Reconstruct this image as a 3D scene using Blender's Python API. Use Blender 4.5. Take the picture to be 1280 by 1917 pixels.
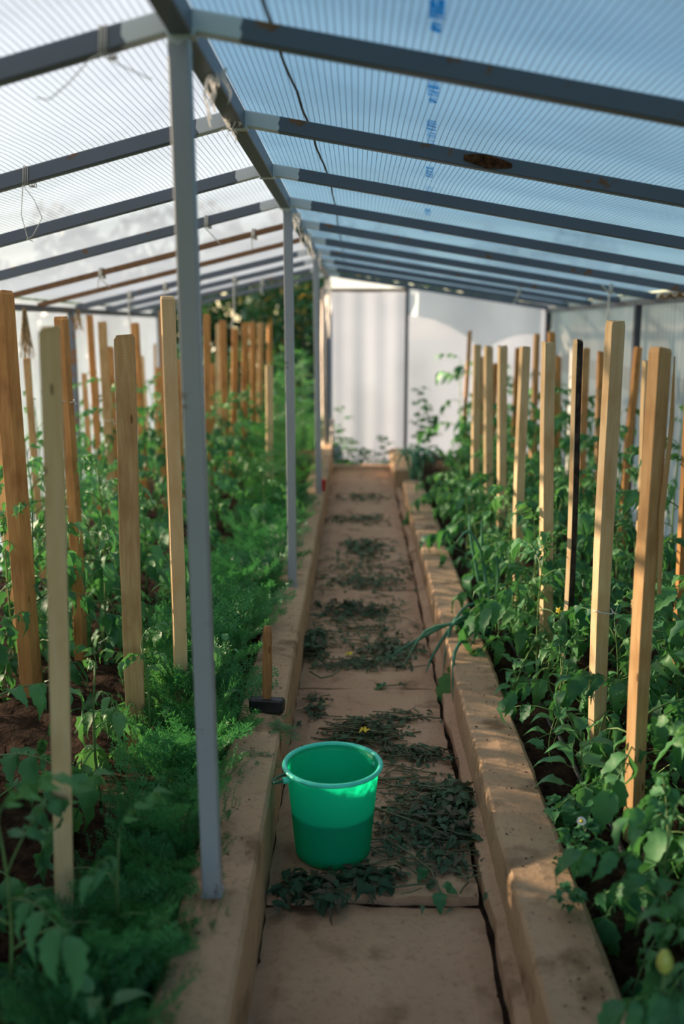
import bpy, math, random
import numpy as np
from mathutils import Vector, Matrix, Euler

for o in list(bpy.data.objects):
    bpy.data.objects.remove(o, do_unlink=True)
SC = bpy.context.scene
COL = SC.collection
rnd = random.Random(7)
R = math.radians

# ------------------------------------------------------------------ camera
cam_d = bpy.data.cameras.new('camera')
cam_d.sensor_fit = 'VERTICAL'
cam_d.sensor_height = 36.0
cam_d.sensor_width = 24.0
cam_d.lens = 36.0 * 1864.0 / 1917.0
cam_d.dof.use_dof = True
cam_d.dof.focus_distance = 3.25
cam_d.dof.aperture_fstop = 1.5
cam_d.clip_start = 0.02
cam = bpy.data.objects.new('camera', cam_d)
COL.objects.link(cam)
cam.location = (0, 0, 1.55)
cam.rotation_euler = (R(90 - 11.36), 0, R(0.844))
SC.camera = cam

# ------------------------------------------------------------------ light
SUN_EL, SUN_AZ = 13.0, -66.0          # low evening sun, ahead on the left
sunv = Vector((math.sin(R(SUN_AZ)) * math.cos(R(SUN_EL)), math.cos(R(SUN_AZ)) * math.cos(R(SUN_EL)), math.sin(R(SUN_EL))))
W = bpy.data.worlds.new('sky')
SC.world = W
W.use_nodes = True
wn = W.node_tree
sky = wn.nodes.new('ShaderNodeTexSky')
sky.sky_type = 'NISHITA'
sky.sun_disc = False
sky.sun_elevation = R(SUN_EL)
sky.sun_rotation = R(SUN_AZ % 360)
sky.altitude = 200
sky.air_density = 1.0
sky.dust_density = 1.0
sky.ozone_density = 1.5
wn.links.new(sky.outputs[0], wn.nodes['Background'].inputs[0])
wn.nodes['Background'].inputs[1].default_value = 0.26
sl = bpy.data.lights.new('sun', 'SUN')
sl.energy = 16.0
sl.angle = R(0.8)
sl.color = (1.0, 0.78, 0.55)
sun = bpy.data.objects.new('sun', sl)
COL.objects.link(sun)
sun.rotation_euler = sunv.to_track_quat('Z', 'Y').to_euler()
vs = SC.view_settings
vs.view_transform = 'Standard'
vs.look = 'None'
vs.gamma = 1.0
vs.use_curve_mapping = False
vs.exposure = 1.05

# ------------------------------------------------------------------ materials
class N:
    """Small node-tree writer."""
    def __init__(s, name):
        s.m = bpy.data.materials.new(name)
        s.m.use_nodes = True
        s.t = s.m.node_tree
        s.t.nodes.clear()
        s.out = s.n('ShaderNodeOutputMaterial')
    def n(s, kind, **kw):
        nd = s.t.nodes.new(kind)
        for k, v in kw.items():
            if k.startswith('i_'):
                nd.inputs[k[2:].replace('_', ' ')].default_value = v
            elif k.startswith('x'):
                nd.inputs[int(k[1:])].default_value = v
            else:
                setattr(nd, k, v)
        return nd
    def l(s, a, b):
        s.t.links.new(a, b)
    def math(s, op, a, b=None, c=None):
        nd = s.n('ShaderNodeMath', operation=op)
        for i, v in enumerate((a, b, c)):
            if v is None: continue
            if isinstance(v, (int, float)): nd.inputs[i].default_value = v
            else: s.l(v, nd.inputs[i])
        return nd.outputs[0]
    def mix(s, f, a, b, mode='MIX'):
        nd = s.n('ShaderNodeMix', data_type='RGBA', blend_type=mode)
        for v, i in ((f, 0), (a, 6), (b, 7)):
            if isinstance(v, (int, float)): nd.inputs[i].default_value = v
            elif isinstance(v, tuple): nd.inputs[i].default_value = (*v, 1) if len(v) == 3 else v
            else: s.l(v, nd.inputs[i])
        return nd.outputs[2]
    def noise(s, scale, co=None, detail=4, rough=.55):
        nd = s.n('ShaderNodeTexNoise')
        nd.inputs['Scale'].default_value = scale
        nd.inputs['Detail'].default_value = detail
        nd.inputs['Roughness'].default_value = rough
        if co is not None: s.l(co, nd.inputs['Vector'])
        return nd.outputs[0]
    def ramp(s, f, p0, p1):
        nd = s.n('ShaderNodeMapRange', interpolation_type='SMOOTHSTEP')
        nd.inputs[1].default_value = p0
        nd.inputs[2].default_value = p1
        s.l(f, nd.inputs[0])
        return nd.outputs[0]
    def co(s, which='Object'):
        return s.n('ShaderNodeTexCoord').outputs[which]
    def scaled(s, co, sc):
        nd = s.n('ShaderNodeMapping')
        nd.inputs['Scale'].default_value = sc
        s.l(co, nd.inputs[0])
        return nd.outputs[0]
    def rand(s):
        return s.n('ShaderNodeObjectInfo').outputs['Random']
    def bump(s, h, strength=.3, dist=.01):
        nd = s.n('ShaderNodeBump')
        nd.inputs['Strength'].default_value = strength
        nd.inputs['Distance'].default_value = dist
        s.l(h, nd.inputs['Height'])
        return nd.outputs[0]
    def pbr(s, col, rough=.6, spec=.3, normal=None, metal=0.0):
        b = s.n('ShaderNodeBsdfPrincipled')
        if isinstance(col, tuple): b.inputs['Base Color'].default_value = (*col, 1)
        else: s.l(col, b.inputs['Base Color'])
        if isinstance(rough, (int, float)): b.inputs['Roughness'].default_value = rough
        else: s.l(rough, b.inputs['Roughness'])
        b.inputs['Specular IOR Level'].default_value = spec
        b.inputs['Metallic'].default_value = metal
        if normal is not None: s.l(normal, b.inputs['Normal'])
        return b.outputs[0]
    def shmix(s, f, a, b):
        nd = s.n('ShaderNodeMixShader')
        if isinstance(f, (int, float)): nd.inputs[0].default_value = f
        else: s.l(f, nd.inputs[0])
        s.l(a, nd.inputs[1]); s.l(b, nd.inputs[2])
        return nd.outputs[0]
    def done(s, sh):
        s.l(sh, s.out.inputs[0])
        return s.m

def film_mat(name, tint, clear, tr_col, grid=True, axes=('X', 'Y'), cells=(62.0, 90.0), stain=.25):
    n = N(name)
    co = n.co()
    sep = n.n('ShaderNodeSeparateXYZ')
    n.l(co, sep.inputs[0])
    st = n.ramp(n.noise(1.6, co, 5), .35, .75)
    col = n.mix(st, tr_col, tuple(c * (1 - stain) for c in tr_col))
    if grid:
        def lines(ax, cells_, wid):
            f = n.math('FRACT', n.math('MULTIPLY', sep.outputs[ax], cells_))
            return n.math('LESS_THAN', f, wid)
        a = lines(axes[0], cells[0], .17)
        b = lines(axes[1], cells[1], .16)
        g = n.math('MAXIMUM', a, n.math('MULTIPLY', b, .6))
        col = n.mix(n.math('MULTIPLY', g, .75), col, tuple(c * .25 for c in tr_col))
        clearf = n.math('MULTIPLY', n.math('SUBTRACT', 1.0, n.math('MULTIPLY', g, .8)), clear)
    else:
        clearf = clear
    tr = n.n('ShaderNodeBsdfTranslucent')
    n.l(col, tr.inputs[0])
    df = n.n('ShaderNodeBsdfDiffuse')
    n.l(n.mix(.5, col, tint), df.inputs[0])
    tp = n.n('ShaderNodeBsdfTransparent')
    tp.inputs[0].default_value = (*tint, 1)
    gl = n.n('ShaderNodeBsdfGlossy')
    gl.inputs['Roughness'].default_value = .35
    body = n.shmix(.30, tr.outputs[0], df.outputs[0])
    body = n.shmix(.04, body, gl.outputs[0])
    sh = n.shmix(clearf, body, tp.outputs[0])
    return n.done(sh)

M = {}
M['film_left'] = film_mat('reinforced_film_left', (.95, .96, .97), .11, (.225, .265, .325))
M['film_right'] = film_mat('reinforced_film_right', (.50, .72, .82), .08, (.245, .38, .45))  # cool skylight on the sunless slope is put into this film's blue
M['film_wall'] = film_mat('wall_film', (.95, .97, .98), .30, (.15, .18, .235), axes=('Y', 'Z'), cells=(60., 60.), stain=.3)
M['film_wall_grey'] = film_mat('grey_wall_film', (.88, .84, .78), .05, (.44, .41, .37), axes=('Y', 'Z'), cells=(14., 1.), stain=.35)  # warm grey film with random darker patches
M['film_end'] = film_mat('end_wall_film', (.95, .95, .96), .05, (.225, .25, .305), grid=False, stain=.14)
M['film_drape'] = film_mat('draped_film', (.80, .86, .90), .25, (.55, .62, .66), grid=False, stain=.1)
M['film_scrap'] = film_mat('scrap_film', (.95, .94, .92), .15, (.80, .76, .70), grid=False, stain=.1)

def metal_paint(name, primer=True, rust=.02, base=(.105, .122, .152)):
    n = N(name)
    co = n.co()
    sep = n.n('ShaderNodeSeparateXYZ'); n.l(co, sep.inputs[0])
    nz = n.noise(9, co, 6, .65)
    col = n.mix(n.noise(3, co), base, tuple(c * 1.35 for c in base))
    rf = n.ramp(nz, .66 - rust, .70 - rust)
    col = n.mix(rf, col, n.mix(n.noise(40, co), (.10, .045, .02), (.28, .13, .05)))
    if primer:
        d = n.math('ADD', n.math('ABSOLUTE', sep.outputs['X']), n.math('MULTIPLY', n.math('SUBTRACT', n.noise(20, co, 2), .5), .07))
        col = n.mix(n.math('LESS_THAN', d, .115), col, (.68, .70, .70))
    return n.done(n.pbr(col, .45, .4, n.bump(nz, .08, .002)))
M['paint'] = metal_paint('blue_grey_paint')
M['paint_rusty'] = metal_paint('rusty_paint', True, .09)
M['rust'] = metal_paint('bare_rusty_steel', False, .6)
def post_mat():
    n = N('grey_post_paint')
    co = n.co()
    sep = n.n('ShaderNodeSeparateXYZ'); n.l(co, sep.inputs[0])
    nz = n.noise(12, co, 6, .6)
    col = n.mix(n.noise(2.5, co), (.30, .31, .34), (.37, .38, .40))
    col = n.mix(n.ramp(nz, .66, .72), col, (.14, .10, .085))
    d = n.math('ADD', sep.outputs['Z'], n.math('MULTIPLY', n.noise(30, co, 1), .12))
    col = n.mix(n.math('GREATER_THAN', d, .04), col, (.55, .57, .57))
    return n.done(n.pbr(col, .42, .45, n.bump(nz, .08, .002)))
M['post'] = post_mat()
def simple(name, col, rough=.6, spec=.3, var=.25, scale=12, bump=.15, metal=0.):
    n = N(name)
    co = n.co()
    nz = n.noise(scale, co, 5)
    c = n.mix(n.ramp(nz, .3, .7), tuple(x * (1 - var) for x in col), tuple(min(1, x * (1 + var)) for x in col))
    return n.done(n.pbr(c, rough, spec, n.bump(nz, bump, .004), metal))

def wood(name, c0, c1, c2):
    n = N(name)
    co = n.co()
    sep = n.n('ShaderNodeSeparateXYZ'); n.l(co, sep.inputs[0])
    grain = n.noise(7, n.scaled(co, (14, 14, 1.0)), 5, .6)
    blot = n.noise(3.2, n.scaled(co, (3, 3, 1.2)), 3)
    saw = n.math('SINE', n.math('ADD', n.math('MULTIPLY', sep.outputs['Z'], 900.), n.math('ADD', n.math('MULTIPLY', n.noise(20, co), 14), n.math('MULTIPLY', sep.outputs['X'], 260.))))
    col = n.mix(n.ramp(grain, .35, .68), c0, c1)
    col = n.mix(n.ramp(blot, .48, .70), col, c2)
    rv = n.rand()
    col = n.mix(n.math('MULTIPLY', rv, .55), col, c1)
    col = n.mix(n.math('MULTIPLY', n.ramp(saw, .2, 1.0), .16), col, tuple(x * .55 for x in c1))
    vr = n.n('ShaderNodeTexVoronoi'); vr.inputs['Scale'].default_value = 9
    n.l(n.scaled(co, (2.2, 2.2, .55)), vr.inputs['Vector'])
    col = n.mix(n.math('MULTIPLY', n.math('LESS_THAN', vr.outputs['Distance'], .07), .75), col, (.10, .045, .02))
    return n.done(n.pbr(col, .72, .2, n.bump(n.math('ADD', grain, n.math('MULTIPLY', saw, .12)), .25, .003)))
M['wood_pale'] = wood('fresh_sawn_wood', (.76, .58, .35), (.68, .46, .24), (.54, .33, .15))
M['wood_tan'] = wood('tan_sawn_wood', (.66, .42, .21), (.54, .30, .125), (.36, .19, .075))
M['wood_orange'] = wood('orange_sawn_wood', (.62, .33, .12), (.48, .22, .07), (.28, .12, .04))  # deeper orange tone than the other stake woods
M['wood_handle'] = wood('varnished_handle', (.42, .20, .08), (.29, .13, .05), (.15, .07, .03))
M['bark'] = simple('dark_bark', (.055, .04, .032), .9, .1, .5, 30, .6)

def concrete(name, c0, c1, c2):
    n = N(name)
    co = n.co()
    big = n.noise(2.2, co, 6, .6)
    fine = n.noise(60, co, 6, .7)
    col = n.mix(n.ramp(big, .35, .7), c0, c1)
    col = n.mix(n.ramp(n.noise(7, co, 5), .52, .72), col, c2)
    col = n.mix(n.math('MULTIPLY', n.ramp(fine, .5, .75), .45), col, tuple(x * .4 for x in c2))
    return n.done(n.pbr(col, .88, .15, n.bump(n.math('ADD', n.math('MULTIPLY', fine, .6), big), .55, .008)))
M['slab'] = concrete('earth_stained_slab', (.50, .300, .185), (.58, .365, .225), (.30, .175, .10))
M['kerb'] = concrete('earth_stained_kerb', (.46, .295, .175), (.56, .365, .22), (.24, .145, .08))
def soil_mat():
    n = N('dark_bed_soil')
    co = n.co()
    a = n.noise(25, co, 6, .7)
    col = n.mix(n.ramp(a, .35, .7), (.020, .011, .007), (.075, .042, .025))
    return n.done(n.pbr(col, .95, .08, n.bump(n.math('ADD', a, n.math('MULTIPLY', n.noise(120, co, 3), .4)), 1.0, .02)))
M['soil'] = soil_mat()

def leaf_mat(name, c0, c1, trans=.35, ctr=(.10, .30, .04), rough=.45, spec=.35):
    n = N(name)
    co = n.co()
    rv = n.rand()
    v = n.math('ADD', n.math('MULTIPLY', rv, .6), n.math('MULTIPLY', n.noise(30, co, 3), .6))
    col = n.mix(n.ramp(v, .2, .85), c0, c1)
    b = n.pbr(col, rough, spec, n.bump(n.noise(90, co, 3), .35, .003))
    tr = n.n('ShaderNodeBsdfTranslucent')
    n.l(n.mix(.6, col, ctr), tr.inputs[0])
    return n.done(n.shmix(trans, b, tr.outputs[0]))
M['tomato'] = leaf_mat('tomato_leaf', (.022, .115, .055), (.115, .320, .125), .35, (.10, .34, .04), .5, .25)
M['tomato_light'] = leaf_mat('young_tomato_leaf', (.080, .240, .085), (.160, .380, .130), .4)
M['pepper'] = leaf_mat('glossy_pepper_leaf', (.060, .21, .075), (.12, .34, .12), .3, (.12, .36, .04), .35, .5)
M['carrot'] = leaf_mat('carrot_frond', (.030, .150, .060), (.10, .34, .12), .35, (.08, .34, .05))
M['dill'] = leaf_mat('dill_frond', (.040, .190, .050), (.090, .300, .080), .4, (.10, .38, .05))
M['onion'] = leaf_mat('onion_leaf', (.055, .19, .12), (.11, .30, .18), .2, (.08, .25, .12))
M['stem'] = leaf_mat('green_stem', (.10, .20, .06), (.16, .27, .08), .1)
M['wilt'] = leaf_mat('wilted_leaf', (.035, .080, .045), (.12, .18, .095), .15, (.05, .14, .03), .7, .2)
M['wilt_stem'] = leaf_mat('wilted_stem', (.09, .11, .05), (.17, .16, .08), .05)
M['wilt_dry'] = leaf_mat('dry_leaf', (.10, .085, .055), (.17, .15, .10), .1, (.12, .1, .05), .8, .1)
M['weed'] = leaf_mat('weed_leaf', (.035, .15, .055), (.065, .22, .08), .3)
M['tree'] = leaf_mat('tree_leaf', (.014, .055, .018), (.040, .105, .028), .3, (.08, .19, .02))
M['tree_warm'] = leaf_mat('sun_painted_tree_leaf', (.09, .10, .02), (.34, .20, .04), .5, (.5, .3, .04))  # orange evening sun on the leaves is put into their colour
M['grass'] = leaf_mat('lawn_grass', (.03, .12, .03), (.07, .20, .05), .3)
M['yellow'] = simple('yellow_petal', (.85, .62, .05), .5, .3, .1)
M['white_petal'] = simple('white_petal', (.85, .85, .84), .5, .3, .05)
M['fruit'] = simple('yellow_green_fruit', (.48, .50, .10), .35, .5, .1, 6, .02)
M['twine'] = simple('pale_twine', (.66, .62, .55), .8, .2, .1)
M['straw'] = simple('dry_straw', (.36, .25, .13), .85, .1, .4, 40)
M['hose'] = simple('black_rubber_hose', (.018, .018, .020), .5, .4, .2, 8, .05)
M['iron'] = simple('dark_iron', (.035, .033, .035), .5, .5, .4, 20, .2, .6)
M['red'] = simple('red_plastic', (.55, .03, .02), .35, .5, .05, 5, .0)
M['print'] = film_mat('blue_ink', (.02, .45, .85), .25, (.01, .36, .80), grid=False, stain=.1)
M['trunk'] = simple('tree_bark', (.07, .05, .035), .9, .1, .4, 15, .6)
M['pipe'] = simple('weathered_pale_pipe', (.52, .42, .37), .5, .3, .2, 6)
M['tile'] = simple('corrugated_cement_sheet', (.38, .26, .17), .85, .15, .35, 10, .4)
M['board'] = wood('added_shade_boards', (.14, .10, .07), (.10, .07, .05), (.06, .04, .03))  # for the unseen boards added to hold light off the near path
def bucket_mat():
    n = N('translucent_green_plastic')
    co = n.co()
    nz = n.noise(40, co, 5, .7)
    col = n.mix(n.math('MULTIPLY', n.ramp(nz, .66, .74), .5), (.015, .50, .36), (.01, .2, .14))
    b = n.pbr(col, .35, .45)
    tr = n.n('ShaderNodeBsdfTranslucent'); tr.inputs[0].default_value = (.08, .97, .66, 1)
    return n.done(n.shmix(.74, b, tr.outputs[0]))
M['bucket'] = bucket_mat()
M['bucket_rim'] = simple('green_plastic_rim', (.07, .70, .52), .35, .45, .04, 5, 0)
def water_mat():
    n = N('cloudy_water')
    return n.done(n.pbr((.012, .05, .035), .06, .5, n.bump(n.noise(18, n.co(), 2), .03, .004)))
M['water'] = water_mat()
M['bucket_handle'] = simple('dark_green_handle', (.01, .12, .08), .4, .4, .1, 6, 0)

# ------------------------------------------------------------------ mesh helpers
class MB:
    """Collects geometry for one mesh."""
    def __init__(s):
        s.v = []; s.f = []; s.mi = []
    def add(s, vs_, fs, mi=0):
        o = len(s.v)
        s.v.extend([tuple(p) for p in vs_])
        s.f.extend([tuple(i + o for i in f) for f in fs])
        s.mi.extend([mi] * len(fs))
        return s
    def box(s, x0, x1, y0, y1, z0, z1, mi=0):
        v = [(x, y, z) for z in (z0, z1) for y in (y0, y1) for x in (x0, x1)]
        return s.add(v, [(0, 2, 3, 1), (4, 5, 7, 6), (0, 1, 5, 4), (2, 6, 7, 3), (0, 4, 6, 2), (1, 3, 7, 5)], mi)
    def beam(s, a, b, w, h, up=(0, 0, 1), mi=0, c=.12):
        """bevelled square tube from a to b"""
        a = Vector(a); b = Vector(b); d = (b - a).normalized()
        u = Vector(up); sd = d.cross(u).normalized(); u = sd.cross(d).normalized()
        ring = []
        for sx, sy in ((-1, -1), (1, -1), (1, 1), (-1, 1)):
            for k in ((0, 1) if (sx * sy > 0) else (1, 0)):
                fx = sx * w / 2 * (1 - (c if k else 0)); fy = sy * h / 2 * (1 - (0 if k else c))
                ring.append((fx, fy))
        vsx = [p + sd * x + u * y for p in (a, b) for x, y in ring]
        n_ = 8
        fs = [(i, (i + 1) % n_, n_ + (i + 1) % n_, n_ + i) for i in range(n_)]
        fs += [tuple(range(n_ - 1, -1, -1)), tuple(range(n_, 2 * n_))]
        return s.add(vsx, fs, mi)
    def tube(s, pts, rads, k=6, mi=0, cap=True):
        pts = [Vector(p) for p in pts]
        if isinstance(rads, (int, float)): rads = [rads] * len(pts)
        vsx = []
        ref = Vector((.31, .17, .93))
        for i, p in enumerate(pts):
            d = (pts[min(i + 1, len(pts) - 1)] - pts[max(i - 1, 0)])
            d = d.normalized() if d.length > 1e-9 else Vector((0, 0, 1))
            sd = d.cross(ref)
            if sd.length < .05: sd = d.cross(Vector((1, 0, 0)))
            sd.normalize(); u = sd.cross(d)
            for j in range(k):
                t = 2 * math.pi * j / k
                vsx.append(p + (sd * math.cos(t) + u * math.sin(t)) * rads[i])
        fs = [(i * k + j, i * k + (j + 1) % k, (i + 1) * k + (j + 1) % k, (i + 1) * k + j) for i in range(len(pts) - 1) for j in range(k)]
        if cap: fs += [tuple(range(k - 1, -1, -1)), tuple(range((len(pts) - 1) * k, len(pts) * k))]
        return s.add(vsx, fs, mi)
    def lathe(s, prof, k=48, mi=0):
        vsx = [(r * math.cos(2 * math.pi * j / k), r * math.sin(2 * math.pi * j / k), z) for r, z in prof for j in range(k)]
        fs = [(i * k + j, i * k + (j + 1) % k, (i + 1) * k + (j + 1) % k, (i + 1) * k + j) for i in range(len(prof) - 1) for j in range(k)]
        return s.add(vsx, fs, mi)
    def xf(s, mat):
        s.v = [tuple(mat @ Vector(p)) for p in s.v]
        return s
    def merge(s, other, mat, mi=None):
        o = len(s.v)
        s.v.extend([tuple(mat @ Vector(p)) for p in other.v])
        s.f.extend([tuple(i + o for i in f) for f in other.f])
        s.mi.extend(other.mi if mi is None else [mi] * len(other.f))
        return s
    def mesh(s, name, mats, smooth=False):
        me = bpy.data.meshes.new(name)
        me.from_pydata(s.v, [], s.f)
        for m in (mats if isinstance(mats, (list, tuple)) else [mats]):
            me.materials.append(m)
        if any(s.mi): me.polygons.foreach_set('material_index', s.mi)
        if smooth: me.polygons.foreach_set('use_smooth', [True] * len(me.polygons))
        me.update()
        return me
    def obj(s, name, mats, parent=None, smooth=False, loc=None):
        return link(name, s.mesh(name, mats, smooth), parent, loc)

def link(name, me, parent=None, loc=None, rot=None, scale=None):
    o = bpy.data.objects.new(name, me)
    COL.objects.link(o)
    if parent is not None: o.parent = parent
    if loc is not None: o.location = loc
    if rot is not None: o.rotation_euler = rot
    if scale is not None: o.scale = (scale,) * 3 if isinstance(scale, (int, float)) else scale
    return o
def tag(o, label=None, cat=None, group=None, kind=None):
    if label: o['label'] = label
    if cat: o['category'] = cat
    if group: o['group'] = group
    if kind: o['kind'] = kind
    return o
def empty(name, loc=(0, 0, 0), rz=0.0):
    o = link(name, None, None, loc, (0, 0, rz))
    o.empty_display_size = .05
    return o
def crumbs_on(parent, x0, x1, top, y0, y1, n_, seed):
    qq = random.Random(seed); c = MB()
    for _ in range(n_):
        y = qq.uniform(y0, y1); x = lerp(x0, x1, qq.random() ** 1.8); r = qq.uniform(.0012, .0048)
        p = [(qq.uniform(.6, 1.2) * a * r + x, qq.uniform(.6, 1.2) * b * r + y, qq.uniform(.25, .6) * cc * r + top + .004) for a, b, cc in ((1, 0, 0), (-1, 0, 0), (0, 1, 0), (0, -1, 0), (0, 0, 1), (0, 0, -1))]
        c.add(p, [(0, 2, 4), (2, 1, 4), (1, 3, 4), (3, 0, 4), (2, 0, 5), (1, 2, 5), (3, 1, 5), (0, 3, 5)])
    tag(c.obj('soil_crumbs', M['soil'], parent), kind='stuff')
def lerp(a, b, t): return a + (b - a) * t
def hsh(x, y, s=0.0):
    v = math.sin(x * 12.9898 + y * 78.233 + s * 37.719) * 43758.5453
    return v - math.floor(v)
def vnoise(x, y, s=0.0):
    xi, yi = math.floor(x), math.floor(y)
    fx, fy = x - xi, y - yi
    fx = fx * fx * (3 - 2 * fx); fy = fy * fy * (3 - 2 * fy)
    return lerp(lerp(hsh(xi, yi, s), hsh(xi + 1, yi, s), fx), lerp(hsh(xi, yi + 1, s), hsh(xi + 1, yi + 1, s), fx), fy)

# ------------------------------------------------------------------ the greenhouse's dimensions
Y0, Y1 = -2.0, 10.2
YP = -1.0
YF, YFL, YW = 1.2, 1.55, 3.3                      # the film begins here; nearer stand unseen boards added to darken the foreground
XL, XR = -2.05, 1.90
KL, KR, SOIL = .22, .16, .10
KLi, KLo, KRi, KRo = -.243, -.40, .388, .552
def ridge_x(y): return -.345 + (y - 2.1) * .006
def ridge_z(y): return 2.10 - (y - 2.1) * .024
def eave_l(y): return 1.665 - (y - 2.1) * .0155
def eave_r(y): return 1.715 - (y - 2.1) * .0150
RAFT = [2.1 + .883 * k for k in range(-4, 10)]
RAFT[-1] = 10.12

# ------------------------------------------------------------------ ground, soil, path
mb = MB()
mb.add([(-40, -20, -.06), (40, -20, -.06), (40, 60, -.06), (-40, 60, -.06)], [(0, 1, 2, 3)])
tag(mb.obj('ground', M['grass']), 'rough green ground outside the greenhouse', 'ground', kind='structure')

def soil_bed(name, x0, x1, label):
    nx, ny = int((x1 - x0) / .035), int((Y1 - Y0 + .3) / .045)
    m = MB()
    vsx = []
    for j in range(ny + 1):
        for i in range(nx + 1):
            x = lerp(x0, x1, i / nx); y = lerp(Y0, Y1 + .3, j / ny)
            z = SOIL + (vnoise(x * 3, y * 3) - .5) * .05 + (vnoise(x * 14, y * 14, 3) - .5) * .035 + (hsh(i, j) - .5) * .014
            vsx.append((x, y, z))
    fs = [(j * (nx + 1) + i, j * (nx + 1) + i + 1, (j + 1) * (nx + 1) + i + 1, (j + 1) * (nx + 1) + i) for j in range(ny) for i in range(nx)]
    m.add(vsx, fs)
    o = tag(m.obj(name, M['soil'], smooth=True), label, 'soil', kind='structure')
    c = MB()
    for _ in range(1100):
        y = 1.2 + (rnd.random() ** 1.7) * 7; x = rnd.uniform(x0 + .02, x1 - .02)
        r = rnd.uniform(.004, .016)
        p = [Vector((rnd.uniform(.6, 1.2) * a * r + x, rnd.uniform(.6, 1.2) * b * r + y, rnd.uniform(.5, 1) * cc * r + SOIL + .006)) for a, b, cc in ((1, 0, 0), (-1, 0, 0), (0, 1, 0), (0, -1, 0), (0, 0, 1), (0, 0, -1))]
        c.add(p, [(0, 2, 4), (2, 1, 4), (1, 3, 4), (3, 0, 4), (2, 0, 5), (1, 2, 5), (3, 1, 5), (0, 3, 5)])
    tag(c.obj('soil_crumbs', M['soil'], o), kind='stuff')
    return o
soil_bed('soil_bed_left', XL + .01, KLo + .01, 'dark crumbly soil of the bed beside the grey posts')
soil_bed('soil_bed_right', KRo - .01, XR - .01, 'dark crumbly soil of the bed beside the pale stakes')

floor = MB().box(KLi - .02, KRi + .02, Y0, Y1 + .25, -.055, -.035).obj('floor', M['soil'])
tag(floor, 'sunken garden path of long concrete slabs between two kerbs', 'path', kind='structure')
def slab(x0, x1, y0, y1, top, seed):
    """one cast slab with worn, slightly uneven edges"""
    m = MB(); nx, ny = 10, 26
    g = []
    for j in range(ny + 1):
        for i in range(nx + 1):
            x = lerp(x0, x1, i / nx); y = lerp(y0, y1, j / ny)
            e = min(i, nx - i, j, ny - j)
            z = top + (vnoise(x * 9, y * 9, seed) - .5) * .006 - (.006 + .008 * hsh(i, j, seed) if e == 0 else 0)
            if i in (0, nx): x += (hsh(j, 3, seed) - .5) * .010
            if j in (0, ny): y += (hsh(i, 7, seed) - .5) * .012
            g.append((x, y, z))
    fs = [(j * (nx + 1) + i, j * (nx + 1) + i + 1, (j + 1) * (nx + 1) + i + 1, (j + 1) * (nx + 1) + i) for j in range(ny) for i in range(nx)]
    m.add(g, fs)
    loop = [i for i in range(nx + 1)] + [j * (nx + 1) + nx for j in range(1, ny + 1)] + [ny * (nx + 1) + i for i in range(nx - 1, -1, -1)] + [j * (nx + 1) for j in range(ny - 1, 0, -1)]
    n0 = len(g); L = len(loop)
    m.v.extend([(g[k][0], g[k][1], -.036) for k in loop])
    m.f.extend([(loop[(k + 1) % L], loop[k], n0 + k, n0 + (k + 1) % L) for k in range(L)])
    m.mi.extend([0] * L)
    return m
ys = [-2.0, -.62, .915, 2.445, 3.975, 5.50, 7.03, 8.56, 10.3]
for k in range(len(ys) - 1):
    top = (-.024, -.024, -.022, .002, .0, .002, -.002, .0)[k]
    slab(KLi + .002, .340 + (.0 if k != 3 else -.004), ys[k] + .006, ys[k + 1] - .008, top, k).obj('slab', M['slab'], floor)
# mortar strip left of the right-hand kerb, broken along its edge
m = MB(); prev = None
for j in range(0, 300):
    y = Y0 + j * .042
    if y > Y1 + .1: break
    xe = .352 + (vnoise(y * 6, 1) - .5) * .022 + (hsh(j, 5) - .5) * .006
    z = .012 + (vnoise(y * 5, 9) - .5) * .02
    m.v += [(xe, y, -.036), (xe + .003, y, z - .008), (xe + .016, y, z), (KRi + .004, y, z + .008)]
    if j:
        b = len(m.v) - 8
        for q in range(3): m.f.append((b + q, b + q + 1, b + q + 5, b + q + 4)); m.mi.append(0)
m.obj('mortar_strip', M['slab'], floor)

def kerb(name, x0, x1, top, y0, y1, seed, label, bed_side, cuts=()):
    m = MB(); ny = int((y1 - y0) / .05)
    prof_n = 7
    for j in range(ny + 1):
        y = lerp(y0, y1, j / ny)
        w = [(hsh(j, q, seed) - .5) * .004 + (vnoise(y * 4, q, seed) - .5) * .008 for q in range(8)]
        inner, outer = (x1, x0) if bed_side < 0 else (x0, x1)
        sgn = 1 if bed_side < 0 else -1
        pr = [(inner, -.036), (inner + w[0], top * .5), (inner + w[1] * .6, top - .012 + w[2] * .6), (inner - sgn * .009, top + w[3] * .5),
              (lerp(inner, outer, .5), top + .004 + w[4]), (outer + sgn * .012, top + w[5]), (outer + w[6], top - .012), (outer, .0)]
        m.v += [(p[0], y, p[1]) for p in pr]
        if j:
            b = len(m.v) - 16
            for q in range(7): m.f.append((b + q, b + q + 1, b + q + 9, b + q + 8)); m.mi.append(0)
    m.f.append(tuple(range(8))); m.mi.append(0)
    m.f.append(tuple(range(len(m.v) - 8, len(m.v)))); m.mi.append(0)
    o = m.obj(name, M['kerb'], smooth=False)
    return tag(o, label, 'kerb', kind='structure')
k_l = kerb('kerb_left', KLo, KLi, KL, Y0, Y1 + .05, 2, 'tall earth-stained concrete kerb that carries the grey posts', -1)
k_r = kerb('kerb_right', KRi, KRo, KR, 1.585, 8.25, 5, 'long earth-stained concrete kerb beside the pale stakes', 1)
kerb('kerb_right', KRi + .004, KRo + .01, KR - .006, Y0, 1.572, 15, 'cracked-off near end of the kerb beside the pale stakes', 1)
kerb('kerb_right', KRi - .05, KRo - .03, KR + .01, 8.75, Y1 + .02, 9, 'short far kerb block by the hanging white door film', 1)

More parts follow.
